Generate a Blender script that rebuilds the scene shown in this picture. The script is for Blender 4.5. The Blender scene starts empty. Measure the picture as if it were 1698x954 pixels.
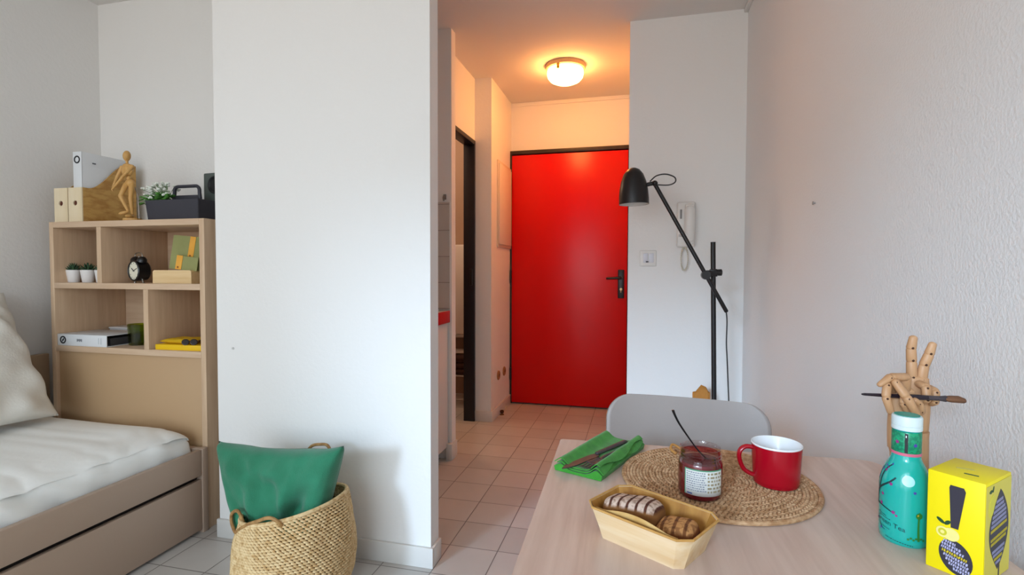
import bpy, bmesh, math, random
from mathutils import Vector, Matrix, Euler, noise
PI = math.pi
R = math.radians
random.seed(7)
SC = bpy.context.scene
COL = SC.collection

# ------------------------------------------------------------------ camera
CAM_H = 1.0947
cd = bpy.data.cameras.new('camera')
cam = bpy.data.objects.new('camera', cd)
COL.objects.link(cam)
cd.sensor_width = 36.0
cd.lens = 857.4 * 36.0 / 1698.0
cd.clip_start = 0.02
cam.matrix_world = Matrix.Translation((0, 0, CAM_H)) @ (Matrix.Rotation(0.2413, 4, 'Z') @ Matrix.Rotation(PI/2 - 0.0317, 4, 'X') @ Matrix.Rotation(0.0026, 4, 'Z'))
SC.camera = cam

# ------------------------------------------------------------------ world, window light, exposure
SC.view_settings.view_transform = 'Standard'
SC.view_settings.look = 'None'
SC.view_settings.gamma = 1.0
SC.view_settings.use_curve_mapping = False
SC.view_settings.exposure = 0.16
W = bpy.data.worlds.new('World')
SC.world = W
W.use_nodes = True
wn = W.node_tree.nodes; wl = W.node_tree.links
bg = wn['Background']
# overcast daylight: bluish sky above the horizon, dim warm ground below
wtc = wn.new('ShaderNodeTexCoord'); wsp = wn.new('ShaderNodeSeparateXYZ'); wrp = wn.new('ShaderNodeValToRGB')
wl.new(wtc.outputs['Generated'], wsp.inputs[0])
wmr = wn.new('ShaderNodeMapRange'); wmr.inputs[1].default_value = -0.2; wmr.inputs[2].default_value = 0.6
wl.new(wsp.outputs['Z'], wmr.inputs[0]); wl.new(wmr.outputs[0], wrp.inputs[0])
wrp.color_ramp.elements[0].position = 0.18; wrp.color_ramp.elements[0].color = (0.54, 0.515, 0.485, 1)
wrp.color_ramp.elements[1].position = 0.34; wrp.color_ramp.elements[1].color = (0.73, 0.875, 1.0, 1)
wl.new(wrp.outputs[0], bg.inputs[0])
bg.inputs[1].default_value = 4.8

REAR = -2.10                         # wall behind the camera
WIN = (-2.70, 0.30, 0.10, 2.40)     # its big window: x0, x1, z0, z1
pl_ = bpy.data.lights.new('window_portal', 'AREA'); pl_.shape = 'RECTANGLE'
pl_.size = WIN[1]-WIN[0]; pl_.size_y = WIN[3]-WIN[2]; pl_.cycles.is_portal = True
po_ = bpy.data.objects.new('window_portal', pl_); COL.objects.link(po_)
po_.location = ((WIN[0]+WIN[1])/2, REAR-0.11, (WIN[2]+WIN[3])/2); po_.rotation_euler = (PI/2, 0, 0)
# veiled sun behind the left of the camera
sl_ = bpy.data.lights.new('veiled_sun', 'SUN'); sl_.energy = 1.9; sl_.angle = R(10); sl_.color = (0.55, 0.76, 1.0)
so__ = bpy.data.objects.new('veiled_sun', sl_); COL.objects.link(so__)
so__.location = (-3.0, -4.0, 3.0)
so__.rotation_euler = Vector((0.40, 1.0, -0.31)).to_track_quat('-Z', 'Y').to_euler()
# added fill light without a fixture, brightens the bathroom glimpse
bl_ = bpy.data.lights.new('bathroom_fill', 'POINT'); bl_.energy = 12.0; bl_.color = (1.0, 0.72, 0.5); bl_.shadow_soft_size = 0.08
bo_ = bpy.data.objects.new('bathroom_fill', bl_); COL.objects.link(bo_); bo_.location = (-1.9, 3.5, 2.2)
LAMP_STRENGTH = 36.0
LAMP_COLOR = (1.0, 0.40, 0.10)

# ------------------------------------------------------------------ materials
def lin(h):
    h = h.lstrip('#')
    out = []
    for i in (0, 2, 4):
        c = int(h[i:i+2], 16) / 255.0
        out.append(c/12.92 if c <= 0.04045 else ((c+0.055)/1.055)**2.4)
    return (out[0], out[1], out[2], 1.0)

MATS = {}
def mat(name, col, rough=0.6, col2=None, scale=20.0, stretch=(1, 1, 1), bump=0.0, bscale=None, spec=0.5, metal=0.0, sheen=0.0, lo=0.35, hi=0.65, detail=4.0, coat=0.0, trans=0.0, ior=1.45):
    if name in MATS: return MATS[name]
    m = bpy.data.materials.new(name); m.use_nodes = True
    nt = m.node_tree; N = nt.nodes; L = nt.links
    b = N['Principled BSDF']
    b.inputs['Base Color'].default_value = lin(col)
    b.inputs['Roughness'].default_value = rough
    b.inputs['Specular IOR Level'].default_value = spec
    b.inputs['Metallic'].default_value = metal
    b.inputs['Coat Weight'].default_value = coat
    b.inputs['Sheen Weight'].default_value = sheen
    b.inputs['Transmission Weight'].default_value = trans
    b.inputs['IOR'].default_value = ior
    tc = N.new('ShaderNodeTexCoord'); mp = N.new('ShaderNodeMapping')
    mp.inputs['Scale'].default_value = stretch
    L.new(tc.outputs['Object'], mp.inputs['Vector'])
    if col2:
        n = N.new('ShaderNodeTexNoise'); n.inputs['Scale'].default_value = scale; n.inputs['Detail'].default_value = detail
        L.new(mp.outputs[0], n.inputs['Vector'])
        r = N.new('ShaderNodeValToRGB')
        r.color_ramp.elements[0].position = lo; r.color_ramp.elements[0].color = lin(col)
        r.color_ramp.elements[1].position = hi; r.color_ramp.elements[1].color = lin(col2)
        L.new(n.outputs['Fac'], r.inputs['Fac']); L.new(r.outputs['Color'], b.inputs['Base Color'])
    if bump:
        n2 = N.new('ShaderNodeTexNoise'); n2.inputs['Scale'].default_value = bscale or scale; n2.inputs['Detail'].default_value = 3.0
        L.new(mp.outputs[0], n2.inputs['Vector'])
        bp = N.new('ShaderNodeBump'); bp.inputs['Strength'].default_value = bump; bp.inputs['Distance'].default_value = 0.01
        L.new(n2.outputs['Fac'], bp.inputs['Height']); L.new(bp.outputs['Normal'], b.inputs['Normal'])
    MATS[name] = m
    return m

def emit_mat(name, color, strength):
    m = bpy.data.materials.new(name); m.use_nodes = True
    b = m.node_tree.nodes['Principled BSDF']
    b.inputs['Base Color'].default_value = (0.9, 0.9, 0.85, 1)
    b.inputs['Emission Color'].default_value = (*color, 1)
    b.inputs['Emission Strength'].default_value = strength
    return m

def tile_mat(name, c1, c2, grout, size, off, mortar, rough, axes='XY'):
    m = bpy.data.materials.new(name); m.use_nodes = True
    nt = m.node_tree; N = nt.nodes; L = nt.links
    b = N['Principled BSDF']; b.inputs['Roughness'].default_value = rough
    tc = N.new('ShaderNodeTexCoord'); sep = N.new('ShaderNodeSeparateXYZ'); com = N.new('ShaderNodeCombineXYZ')
    L.new(tc.outputs['Object'], sep.inputs[0])
    for i, a in enumerate(axes):
        ad = N.new('ShaderNodeMath'); ad.operation = 'ADD'; ad.inputs[1].default_value = off[i]
        L.new(sep.outputs['XYZ'.index(a)], ad.inputs[0]); L.new(ad.outputs[0], com.inputs[i])
    br = N.new('ShaderNodeTexBrick')
    br.offset = 0.0; br.squash = 1.0
    br.inputs['Scale'].default_value = 1.0
    br.inputs['Brick Width'].default_value = size; br.inputs['Row Height'].default_value = size
    br.inputs['Mortar Size'].default_value = mortar; br.inputs['Mortar Smooth'].default_value = 0.2
    br.inputs['Color1'].default_value = lin(c1); br.inputs['Color2'].default_value = lin(c2); br.inputs['Mortar'].default_value = lin(grout)
    L.new(com.outputs[0], br.inputs['Vector'])
    n = N.new('ShaderNodeTexNoise'); n.inputs['Scale'].default_value = 9.0; n.inputs['Detail'].default_value = 5.0
    L.new(tc.outputs['Object'], n.inputs['Vector'])
    mx = N.new('ShaderNodeMix'); mx.data_type = 'RGBA'; mx.blend_type = 'MULTIPLY'
    mx.inputs[0].default_value = 0.12
    L.new(br.outputs['Color'], mx.inputs[6]); L.new(n.outputs['Fac'], mx.inputs[7])
    L.new(mx.outputs[2], b.inputs['Base Color'])
    bp = N.new('ShaderNodeBump'); bp.inputs['Strength'].default_value = 0.6; bp.inputs['Distance'].default_value = 0.003; bp.invert = True
    L.new(br.outputs['Fac'], bp.inputs['Height']); L.new(bp.outputs['Normal'], b.inputs['Normal'])
    return m

def wood_mat(name, c1, c2, axis='X', scale=6.0, rough=0.5, contrast=0.3, bump=0.05):
    st = {'X': (0.12, 1.6, 1.6), 'Y': (1.6, 0.12, 1.6), 'Z': (1.6, 1.6, 0.12)}[axis]
    return mat(name, c1, rough, c2, scale=scale*6, stretch=st, bump=bump, bscale=scale*14, lo=0.5-contrast/2, hi=0.5+contrast/2, detail=6)

def glass_mat(name, col, rough=0.02, alpha_trans=0.6, ior=1.45):
    """thin clear wall: mix of transparent and glossy so light passes through"""
    m = bpy.data.materials.new(name); m.use_nodes = True
    nt = m.node_tree; N = nt.nodes; L = nt.links
    out = N['Material Output']; N.remove(N['Principled BSDF'])
    tr = N.new('ShaderNodeBsdfTransparent'); tr.inputs[0].default_value = lin(col)
    gl = N.new('ShaderNodeBsdfGlossy'); gl.inputs['Roughness'].default_value = rough
    lw = N.new('ShaderNodeLayerWeight'); lw.inputs['Blend'].default_value = 0.25
    fr = N.new('ShaderNodeMath'); fr.operation = 'MULTIPLY_ADD'; fr.inputs[1].default_value = 0.45; fr.inputs[2].default_value = 0.03
    L.new(lw.outputs['Facing'], fr.inputs[0])
    mx = N.new('ShaderNodeMixShader')
    L.new(fr.outputs[0], mx.inputs[0]); L.new(tr.outputs[0], mx.inputs[1]); L.new(gl.outputs[0], mx.inputs[2])
    L.new(mx.outputs[0], out.inputs[0])
    return m

WALLC = '#f0eeeb'
paint = mat('wall_paint', WALLC, 0.75, bump=0.12, bscale=70)
paint_rough = mat('wall_stucco', '#eeedec', 0.7, bump=0.2, bscale=150, scale=150)
paint_ceiling = mat('ceiling_paint', '#e6e2de', 0.85, bump=0.05, bscale=60)
baseboard_m = mat('baseboard_tile', '#dedbd6', 0.35)

# ------------------------------------------------------------------ mesh builder
class MB:
    def __init__(s): s.bm = bmesh.new()
    def box(s, c, size, rot=None, bev=0.0, seg=2):
        M = Matrix.Translation(c)
        if rot: M = M @ Euler(rot).to_matrix().to_4x4()
        g = bmesh.ops.create_cube(s.bm, size=1.0)
        vs = g['verts']
        for v in vs: v.co = Vector((v.co.x*size[0], v.co.y*size[1], v.co.z*size[2]))
        if bev > 0:
            ed = list({e for v in vs for e in v.link_edges})
            r = bmesh.ops.bevel(s.bm, geom=ed, offset=bev, segments=seg, affect='EDGES', profile=0.5)
            vs = list({v for f in r['faces'] for v in f.verts} | {v for v in vs if v.is_valid})
        for v in vs: v.co = M @ v.co
        return s
    def bb(s, x0, x1, y0, y1, z0, z1, bev=0.0):
        return s.box(((x0+x1)/2, (y0+y1)/2, (z0+z1)/2), (x1-x0, y1-y0, z1-z0), None, bev)
    def tube(s, pts, r, n=12, cap=True, flat=1.0, closed=False):
        pts = [Vector(p) for p in pts]; k = len(pts)
        rs = list(r) if hasattr(r, '__len__') else [r]*k
        T = []
        for i in range(k):
            if closed: t = pts[(i+1) % k] - pts[i-1]
            else: t = pts[min(i+1, k-1)] - pts[max(i-1, 0)]
            T.append(t.normalized() if t.length > 1e-9 else Vector((0, 0, 1)))
        a = Vector((0, 0, 1)) if abs(T[0].z) < 0.9 else Vector((0, 1, 0))
        u = T[0].cross(a).normalized()
        rings = []
        for i in range(k):
            u = (u - T[i]*u.dot(T[i])).normalized()
            w = T[i].cross(u)
            rings.append([s.bm.verts.new(pts[i] + (u*math.cos(2*PI*j/n) + w*math.sin(2*PI*j/n)*flat)*rs[i]) for j in range(n)])
        rng = range(k) if closed else range(k-1)
        for i in rng:
            A, B = rings[i], rings[(i+1) % k]
            for j in range(n):
                s.bm.faces.new((A[j], A[(j+1) % n], B[(j+1) % n], B[j]))
        if cap and not closed:
            s.bm.faces.new(list(reversed(rings[0]))); s.bm.faces.new(rings[-1])
        return s
    def caps(s, a, b, ra, rb, n=12, flat=1.0):
        """tapered rod with rounded ends"""
        a = Vector(a); b = Vector(b); d = (b-a); L = d.length; d.normalize()
        P = []; Rr = []
        for t in (0.0, 0.35, 0.7, 1.0):
            q = PI/2*t
            P.append(a - d*ra*math.cos(q)*0.7); Rr.append(max(ra*math.sin(q), ra*0.08))
        for t in (0.0, 0.3, 0.65, 1.0):
            q = PI/2*t
            P.append(b + d*rb*math.sin(q)*0.7); Rr.append(max(rb*math.cos(q), rb*0.08))
        return s.tube(P, Rr, n, True, flat)
    def lathe(s, prof, n=36, c=(0, 0, 0), M=None, cap0=True, cap1=True, a0=0.0, a1=None):
        M = M or Matrix.Identity(4); c = Vector(c)
        full = a1 is None
        cnt = n if full else n+1
        rings = []
        for r, z in prof:
            ring = []
            for j in range(cnt):
                a = 2*PI*j/n if full else a0 + (a1-a0)*j/n
                ring.append(s.bm.verts.new(M @ (c + Vector((r*math.cos(a), r*math.sin(a), z)))))
            rings.append(ring)
        for i in range(len(rings)-1):
            A, B = rings[i], rings[i+1]
            for j in range(n if full else n):
                k2 = (j+1) % cnt
                if not full and j == n: break
                s.bm.faces.new((A[j], A[k2], B[k2], B[j]))
        if full and cap0 and prof[0][0] > 1e-6: s.bm.faces.new(list(reversed(rings[0])))
        if full and cap1 and prof[-1][0] > 1e-6: s.bm.faces.new(rings[-1])
        return s
    def ell(s, c, r, rot=None, u=14, v=9):
        M = Matrix.Translation(c)
        if rot: M = M @ Euler(rot).to_matrix().to_4x4()
        M = M @ Matrix.Diagonal((r[0], r[1], r[2], 1))
        return s.ball(M, u, v)
    def ball(s, M, u=7, v=5):
        """unit sphere through the matrix M"""
        nv_ = s.bm.verts.new; nf = s.bm.faces.new
        top = nv_(M @ Vector((0, 0, 1))); bot = nv_(M @ Vector((0, 0, -1))); rings = []
        for i in range(1, v):
            p = PI*i/v; sp, cp = math.sin(p), math.cos(p)
            rings.append([nv_(M @ Vector((sp*math.cos(2*PI*j/u), sp*math.sin(2*PI*j/u), cp))) for j in range(u)])
        for j in range(u):
            k = (j+1) % u
            nf((top, rings[0][j], rings[0][k])); nf((bot, rings[-1][k], rings[-1][j]))
            for A, B in zip(rings, rings[1:]): nf((A[j], B[j], B[k], A[k]))
        return s
    def prism(s, pts, d):
        d = Vector(d)
        A = [s.bm.verts.new(Vector(p)) for p in pts]
        B = [s.bm.verts.new(Vector(p)+d) for p in pts]
        s.bm.faces.new(A); s.bm.faces.new(list(reversed(B)))
        k = len(A)
        for i in range(k): s.bm.faces.new((A[i], B[i], B[(i+1) % k], A[(i+1) % k]))
        return s
    def surf(s, fn, nu, nv, wu=False, wv=False):
        g = [[s.bm.verts.new(Vector(fn(i/(nu if wu else nu-1), j/(nv if wv else nv-1)))) for j in range(nv)] for i in range(nu)]
        for i in range(nu if wu else nu-1):
            for j in range(nv if wv else nv-1):
                s.bm.faces.new((g[i][j], g[(i+1) % nu][j], g[(i+1) % nu][(j+1) % nv], g[i][(j+1) % nv]))
        return g
    def xf(s, M):
        bmesh.ops.transform(s.bm, matrix=M, verts=s.bm.verts); return s
    def out(s, name, m, parent=None, loc=None, ang=38, weld=False):
        bm = s.bm
        if weld: bmesh.ops.remove_doubles(bm, verts=bm.verts, dist=1e-5)
        bmesh.ops.recalc_face_normals(bm, faces=bm.faces)
        for f in bm.faces: f.smooth = True
        for e in bm.edges:
            if len(e.link_faces) == 2 and e.calc_face_angle(0) > R(ang): e.smooth = False
        me = bpy.data.meshes.new(name); bm.to_mesh(me); bm.free()
        o = bpy.data.objects.new(name, me); COL.objects.link(o)
        if m: me.materials.append(m)
        if parent: o.parent = parent
        if loc: o.location = loc
        return o

def thing(name, label, cat, loc=(0, 0, 0), rz=0.0, group=None):
    o = bpy.data.objects.new(name, None); COL.objects.link(o)
    o.empty_display_size = 0.05
    o.location = loc; o.rotation_euler = (0, 0, rz)
    o['label'] = label; o['category'] = cat
    if group: o['group'] = group
    return o
def tag(o, label, cat, group=None):
    o['label'] = label; o['category'] = cat
    if group: o['group'] = group
    return o
def struct(o):
    o['kind'] = 'structure'; return o
def copy_tree(o, parent=None):
    c = o.copy(); COL.objects.link(c)
    if parent: c.parent = parent
    for ch in list(o.children): copy_tree(ch, c)
    return c
def solid(o, t, off=0.0):
    md = o.modifiers.new('Solidify', 'SOLIDIFY'); md.thickness = t; md.offset = off; return o
def sub(o, l=1):
    md = o.modifiers.new('Subsurf', 'SUBSURF'); md.levels = l; md.render_levels = l; return o
def nz(p, s=1.0, seed=0.0):
    return noise.noise(Vector((p[0]*s+seed, p[1]*s+seed*1.7, p[2]*s-seed)))
def smooth_path(pts, k=6):
    pts = [Vector(p) for p in pts]; out = []
    for i in range(len(pts)-1):
        p0 = pts[max(i-1, 0)]; p1 = pts[i]; p2 = pts[i+1]; p3 = pts[min(i+2, len(pts)-1)]
        for j in range(k):
            t = j/k
            out.append(0.5*((2*p1) + (p2-p0)*t + (2*p0-5*p1+4*p2-p3)*t*t + (3*p1-p0-3*p2+p3)*t*t*t))
    out.append(pts[-1]); return out
def text_mesh(body, size, name, m, parent, extrude=0.0002):
    """lettering as a flat mesh in its own XY plane, centred"""
    cu = bpy.data.curves.new('lettering', 'FONT'); cu.body = body; cu.size = size; cu.extrude = extrude
    cu.align_x = 'CENTER'; cu.align_y = 'CENTER'; cu.resolution_u = 3
    t = bpy.data.objects.new('lettering', cu); COL.objects.link(t)
    bpy.context.view_layer.update()
    me = bpy.data.meshes.new_from_object(t.evaluated_get(bpy.context.evaluated_depsgraph_get()))
    bpy.data.objects.remove(t); bpy.data.curves.remove(cu)
    me.materials.clear(); me.materials.append(m)
    o = bpy.data.objects.new(name, me); COL.objects.link(o); o.parent = parent
    return o
# ================================================================== SETTING
H = 2.472
XL, XR = -2.75, 0.54
YE = 2.966       # entry wall (intercom) plane
YD = 4.17        # entrance door wall plane
XC = -1.035      # corridor left wall after the second pier
XK = -0.0625     # corridor right wall
PY0, PY1 = 1.75, 1.825   # partition faces
PX0, PX1 = -1.666, -0.736

floor_m = tile_mat('floor_tile', '#d3cdc7', '#c9c3bd', '#88807a', 0.198, (0.9229+0.198*20, -2.5094+0.198*40), 0.0022, 0.28)
struct(MB().bb(-4.2, 0.75, REAR-0.15, 4.35, -0.1, 0.0).out('floor', floor_m))
struct(MB().bb(-4.2, 0.75, REAR-0.15, 4.35, H, H+0.1).out('ceiling', paint_ceiling))
struct(MB().bb(XL-0.1, XL, REAR-0.1, 2.24, 0, H).out('wall_left', paint))
struct(MB().bb(XL, -1.6, 2.14, 2.24, 0, H).out('wall_alcove', paint))
struct(MB().bb(XR, XR+0.1, REAR-0.1, YE+0.1, 0, H).out('wall_right', paint_rough))
struct(MB().bb(XK, XR, YE, YE+0.1, 0, H).bb(XK, XK+0.1, YE+0.1, YD, 0, H).out('wall_entry', paint))
# partition with its return towards the alcove
struct(MB().bb(PX0, PX1, PY0, PY1, 0, H).bb(PX0, PX0+0.06, PY1, 2.9, 0, H).out('wall_partition', paint))
# end of the kitchenette, recessed bathroom wall with its doorway, second pier
struct(MB().bb(PX0, -1.05, 2.81, 2.875, 0, H).out('wall_kitchenette', paint))
struct(MB().bb(-1.235, -1.16, 2.875, 2.98, 0, H).bb(-1.235, -1.16, 2.98, 3.58, 2.03, H).out('wall_bathroom', paint))
struct(MB().bb(-1.235, XC, 3.58, YD, 0, H).out('wall_corridor', paint))
struct(MB().bb(-1.35, 0.1, YD, YD+0.1, 2.08, H).bb(-1.35, -1.04, YD, YD+0.1, 0, 2.08).bb(-0.06, 0.1, YD, YD+0.1, 0, 2.08).bb(-1.35, 0.1, YD+0.1, YD+0.14, 0, 2.1).out('wall_end', paint))  # slab behind the door leaf is added to stop a light leak
dim_wall = mat('bathroom_shade', '#a98c76', 0.8)  # shade of the bathroom wall is put into this brown colour
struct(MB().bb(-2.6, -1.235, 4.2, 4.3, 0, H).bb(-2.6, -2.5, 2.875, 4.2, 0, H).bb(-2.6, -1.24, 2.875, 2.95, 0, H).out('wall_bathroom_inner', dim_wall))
# rear wall behind the camera with the big window
x0, x1, z0, z1 = WIN
struct(MB().bb(XL, x0, REAR-0.1, REAR, 0, H).bb(x1, XR, REAR-0.1, REAR, 0, H).bb(x0, x1, REAR-0.1, REAR, 0, z0).bb(x0, x1, REAR-0.1, REAR, z1, H).out('wall_rear', paint))
wf = MB()
for a, b in ((x0, x0+0.06), (x1-0.06, x1), ((x0+x1)/2-0.035, (x0+x1)/2+0.035)): wf.bb(a, b, REAR-0.09, REAR-0.03, z0, z1)
wf.bb(x0, x1, REAR-0.09, REAR-0.03, z0, z0+0.07); wf.bb(x0, x1, REAR-0.09, REAR-0.03, z1-0.06, z1)
win = struct(wf.out('window_1', mat('window_white', '#f0f0ee', 0.4)))
MB().bb(x0+0.05, x1-0.05, REAR-0.065, REAR-0.06, z0+0.05, z1-0.05).out('pane', glass_mat('window_glass', '#ffffff'), win)

# baseboards
bbh, bbt = 0.076, 0.012
struct(MB().bb(PX0-0.006, PX1+bbt, PY0-bbt, PY0, 0, bbh, 0.003).bb(PX1, PX1+bbt, PY0, PY1, 0, bbh, 0.003).out('baseboard_partition', baseboard_m))
struct(MB().bb(-1.075, -1.05+bbt, 2.81-bbt-0.02, 2.81, 0, bbh+0.02, 0.003).bb(-1.05, -1.05+bbt, 2.81, 2.875, 0, bbh+0.02, 0.003).out('baseboard_kitchenette', baseboard_m))
struct(MB().bb(-1.155, XC+bbt, 3.58-bbt, 3.58, 0, bbh, 0.003).bb(XC, XC+bbt, 3.58, 4.12, 0, bbh, 0.003).out('baseboard_corridor', baseboard_m))
struct(MB().bb(XK-bbt, XR, YE-bbt, YE, 0, bbh, 0.003).out('baseboard_entry', baseboard_m))
struct(MB().bb(XR-bbt, XR, REAR, YE-bbt, 0, bbh, 0.003).out('baseboard_right', baseboard_m))
# thin strips where the walls meet the ceiling
struct(MB().bb(XC, XK, YD-0.012, YD, 2.44, 2.455, 0.002).out('trim_1', paint))
struct(MB().bb(XR-0.02, XR, REAR, YE, H-0.02, H, 0.004).out('trim_2', paint))
# backsplash tiles on the end wall of the kitchenette
bt = tile_mat('backsplash_tile', '#cfc9c2', '#cac4bd', '#a49c94', 0.15, (1.05+0.15*20, -0.878+0.15*20), 0.0025, 0.25, 'XZ')
struct(MB().bb(-1.6, -1.062, 2.804, 2.81, 0.872, 1.49).out('trim_3', bt))

# entrance door
frame_m = mat('door_frame_dark', '#2a221e', 0.45, col2='#3a2c22', scale=18)
d1 = struct(thing('door_1', '', '', (-0.55, YD, 0)))
for k in ('label', 'category'): del d1[k]
red = mat('red_gloss', '#d80002', 0.30, spec=0.42, bump=0.03, bscale=9, scale=9)
MB().bb(-0.468, 0.458, -0.045, 0.0, 0.012, 2.035, 0.003).out('leaf', red, d1)
MB().bb(-0.490, -0.470, -0.04, 0.02, 0, 2.075, 0.002).bb(0.46, 0.485, -0.04, 0.02, 0, 2.075, 0.002).bb(-0.47, 0.46, -0.04, 0.02, 2.045, 2.075, 0.002).out('frame', frame_m, d1)
blk = mat('black_metal', '#141214', 0.35, spec=0.6)
pl = MB().bb(0.388, 0.436, -0.056, -0.045, 0.885, 1.108, 0.004).out('lock_plate', blk, d1)
MB().tube([(0.412, -0.05, 1.045), (0.412, -0.095, 1.045)], 0.011).caps((0.412, -0.095, 1.045), (0.305, -0.095, 1.04), 0.011, 0.009).out('door_handle', blk, pl)
MB().lathe([(0.011, 0), (0.011, 0.004), (0.006, 0.005)], 16, M=Matrix.Translation((0.412, -0.056, 0.955)) @ Matrix.Rotation(PI/2, 4, 'X')).box((0.412, -0.058, 0.942), (0.009, 0.004, 0.028), None, 0.002).out('lock_cylinder', mat('brass', '#b9a27a', 0.3, metal=0.8), pl)
for hz in (0.25, 1.05, 1.8):
    MB().tube([(-0.474, -0.052, hz-0.05), (-0.474, -0.052, hz+0.05)], 0.009).out('hinge', blk, d1)

# bathroom doorway: dark steel frame, door swung away into the bathroom
d2 = struct(bpy.data.objects.new('door_2', None)); COL.objects.link(d2); d2.location = (-1.16, 3.37, 0)
navy = mat('door_frame_navy', '#1d1c24', 0.4)
MB().bb(-0.076, 0.006, 0.182, 0.209, 0, 2.02, 0.002).bb(-0.076, 0.006, -0.389, -0.362, 0, 2.02, 0.002).bb(-0.076, 0.006, -0.389, 0.209, 2.0, 2.03, 0.002).out('frame', navy, d2)
MB().box((-0.018, 0.178, 1.05), (0.02, 0.012, 0.12), None, 0.003).out('strike_plate', blk, d2)
# ================================================================== LARGE FURNITURE
oak = wood_mat('light_oak', '#dcbf9f', '#c9a888', 'Z', 5, 0.45, 0.5)
oak_h = wood_mat('light_oak_flat', '#dcc0a2', '#cba98a', 'X', 5, 0.45, 0.5)
taupe = mat('taupe_laminate', '#c09e78', 0.5)
taupe_bed = mat('taupe_bed_laminate', '#b8a08d', 0.42)
dark_gap = mat('dark_recess', '#2a211d', 0.8)

# ---- bookcase headboard
BX0, BX1, BY0, BY1, BZ = -2.614, -1.762, 1.790, 2.135, 1.312
bc = thing('bookcase', 'light oak bookcase with four open compartments standing at the foot of the bed', 'bookcase', ((BX0+BX1)/2, BY0, 0))
ox = (BX0+BX1)/2
def bcb(name, x0, x1, y0, y1, z0, z1, m, bev=0.0015):
    return MB().bb(x0-ox, x1-ox, y0-BY0, y1-BY0, z0, z1, bev).out(name, m, bc)
bcb('side_panel', BX0, BX0+0.024, BY0, BY1, 0, BZ, oak)
bcb('side_panel', BX1-0.026, BX1, BY0, BY1, 0, BZ, oak)
bcb('top_board', BX0+0.024, BX1-0.026, BY0, BY1, BZ-0.026, BZ, oak_h)
bcb('shelf_board', BX0+0.024, BX1-0.026, BY0, BY1-0.01, 1.011, 1.037, oak_h)
bcb('shelf_board', BX0+0.024, BX1-0.026, BY0, BY1-0.01, 0.724, 0.750, oak_h)
bcb('divider', -2.340, -2.314, BY0+0.001, BY1-0.01, 1.037, BZ-0.026, oak)
bcb('divider', -2.087, -2.061, BY0+0.001, BY1-0.01, 0.750, 1.011, oak)
bcb('back_panel', BX0+0.024, BX1-0.026, BY1-0.01, BY1, 0.05, BZ-0.026, oak_h)
o = bcb('lower_panel', BX0+0.024, BX1-0.026, BY0+0.014, BY0+0.030, 0.02, 0.724, taupe); o['label'] = 'plain taupe panel below the shelves'

# ---- bed
bx0, bx1 = -2.74, -1.757
by0, by1 = -0.25, 1.784
bed = thing('daybed', 'taupe daybed with a long drawer front under its side rail', 'bed', (bx1, by1, 0))
def bd(name, x0, x1, y0, y1, z0, z1, m, bev=0.002):
    return MB().bb(x0-bx1, x1-bx1, y0-by1, y1-by1, z0, z1, bev).out(name, m, bed)
bd('side_rail', bx1-0.022, bx1, by0, by1-0.030, 0.243, 0.350, taupe_bed)
bd('drawer_front', bx1-0.022, bx1-0.002, by0, by1-0.030, 0.014, 0.225, taupe_bed)
bd('end_post', bx1-0.028, bx1+0.003, by1-0.028, by1, 0.0, 0.352, taupe_bed)
bd('end_panel', bx0+0.04, bx1-0.03, by1-0.02, by1, 0.02, 0.35, taupe_bed)
bd('slat_base', bx0+0.045, bx1-0.03, by0, by1-0.025, 0.20, 0.26, dark_gap)
bd('back_panel', bx0+0.006, bx0+0.036, by0, by1+0.055, 0.02, 0.70, mat('taupe_back_laminate', '#b89b7d', 0.5))

# ---- mattress under a white sheet
sheet = mat('white_sheet', '#fafaf6', 0.9, bump=0.08, bscale=45, scale=45, sheen=0.2)
mx0, mx1, my0, my1, mz0, mz1 = -2.690, -1.796, -0.2, 1.752, 0.262, 0.452
def matt_fn(u, v):
    # closed cross-section (superellipse) swept along Y with rounded ends
    t = 2*v - 1
    y = my0 + (my1-my0)*v
    yy = abs(t)**14
    endz = max(0.0, 1-yy)**0.5
    a = 2*PI*u
    ca, sa = math.cos(a), math.sin(a)
    ex = 0.16; ez = 0.42
    px = math.copysign(abs(ca)**ex, ca); pz = math.copysign(abs(sa)**ez, sa)
    hw = (mx1-mx0)/2*(0.97+0.03*endz); hz = (mz1-mz0)/2*(0.45+0.55*endz)
    x = (mx0+mx1)/2 + hw*px; z = (mz0+mz1)/2 + hz*pz
    if pz > 0.2:
        z += 0.006*nz((x*1.2, y*2.6, 0), 2.6, 3.1) + 0.0035*math.sin(20*y + 9*x + 3*nz((x, y, 0), 3)) * max(0, nz((x, y, 1), 2.2))*2
        z += 0.022*max(0, nz((x*3.0-y*1.2, y*0.7+x*0.6, 2), 3.0, 9)) + 0.016*abs(nz((x*2+y*3, y-x, 4), 3.0, 1))
    if ca > 0.9:
        x += 0.022*nz((0, y*5.5+z*5, z*1.5), 2.0, 5) + 0.010*math.sin(38*y+30*z+4*nz((0, y, z), 3))*(0.4+abs(nz((0, y*2, 0), 2, 3))) - 0.02*max(0, pz)**2
    if pz > -0.3: z -= 0.012*max(0, px)**6*max(0, pz)
    return (x, y, z)
b = MB(); b.surf(matt_fn, 120, 220, wu=True)
b.bm.faces.ensure_lookup_table()
bmesh.ops.holes_fill(b.bm, edges=[e for e in b.bm.edges if e.is_boundary])
mo = b.out('mattress', sheet, ang=70)
tag(mo, 'thick mattress in a rumpled white sheet lying on the daybed', 'mattress')

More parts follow.
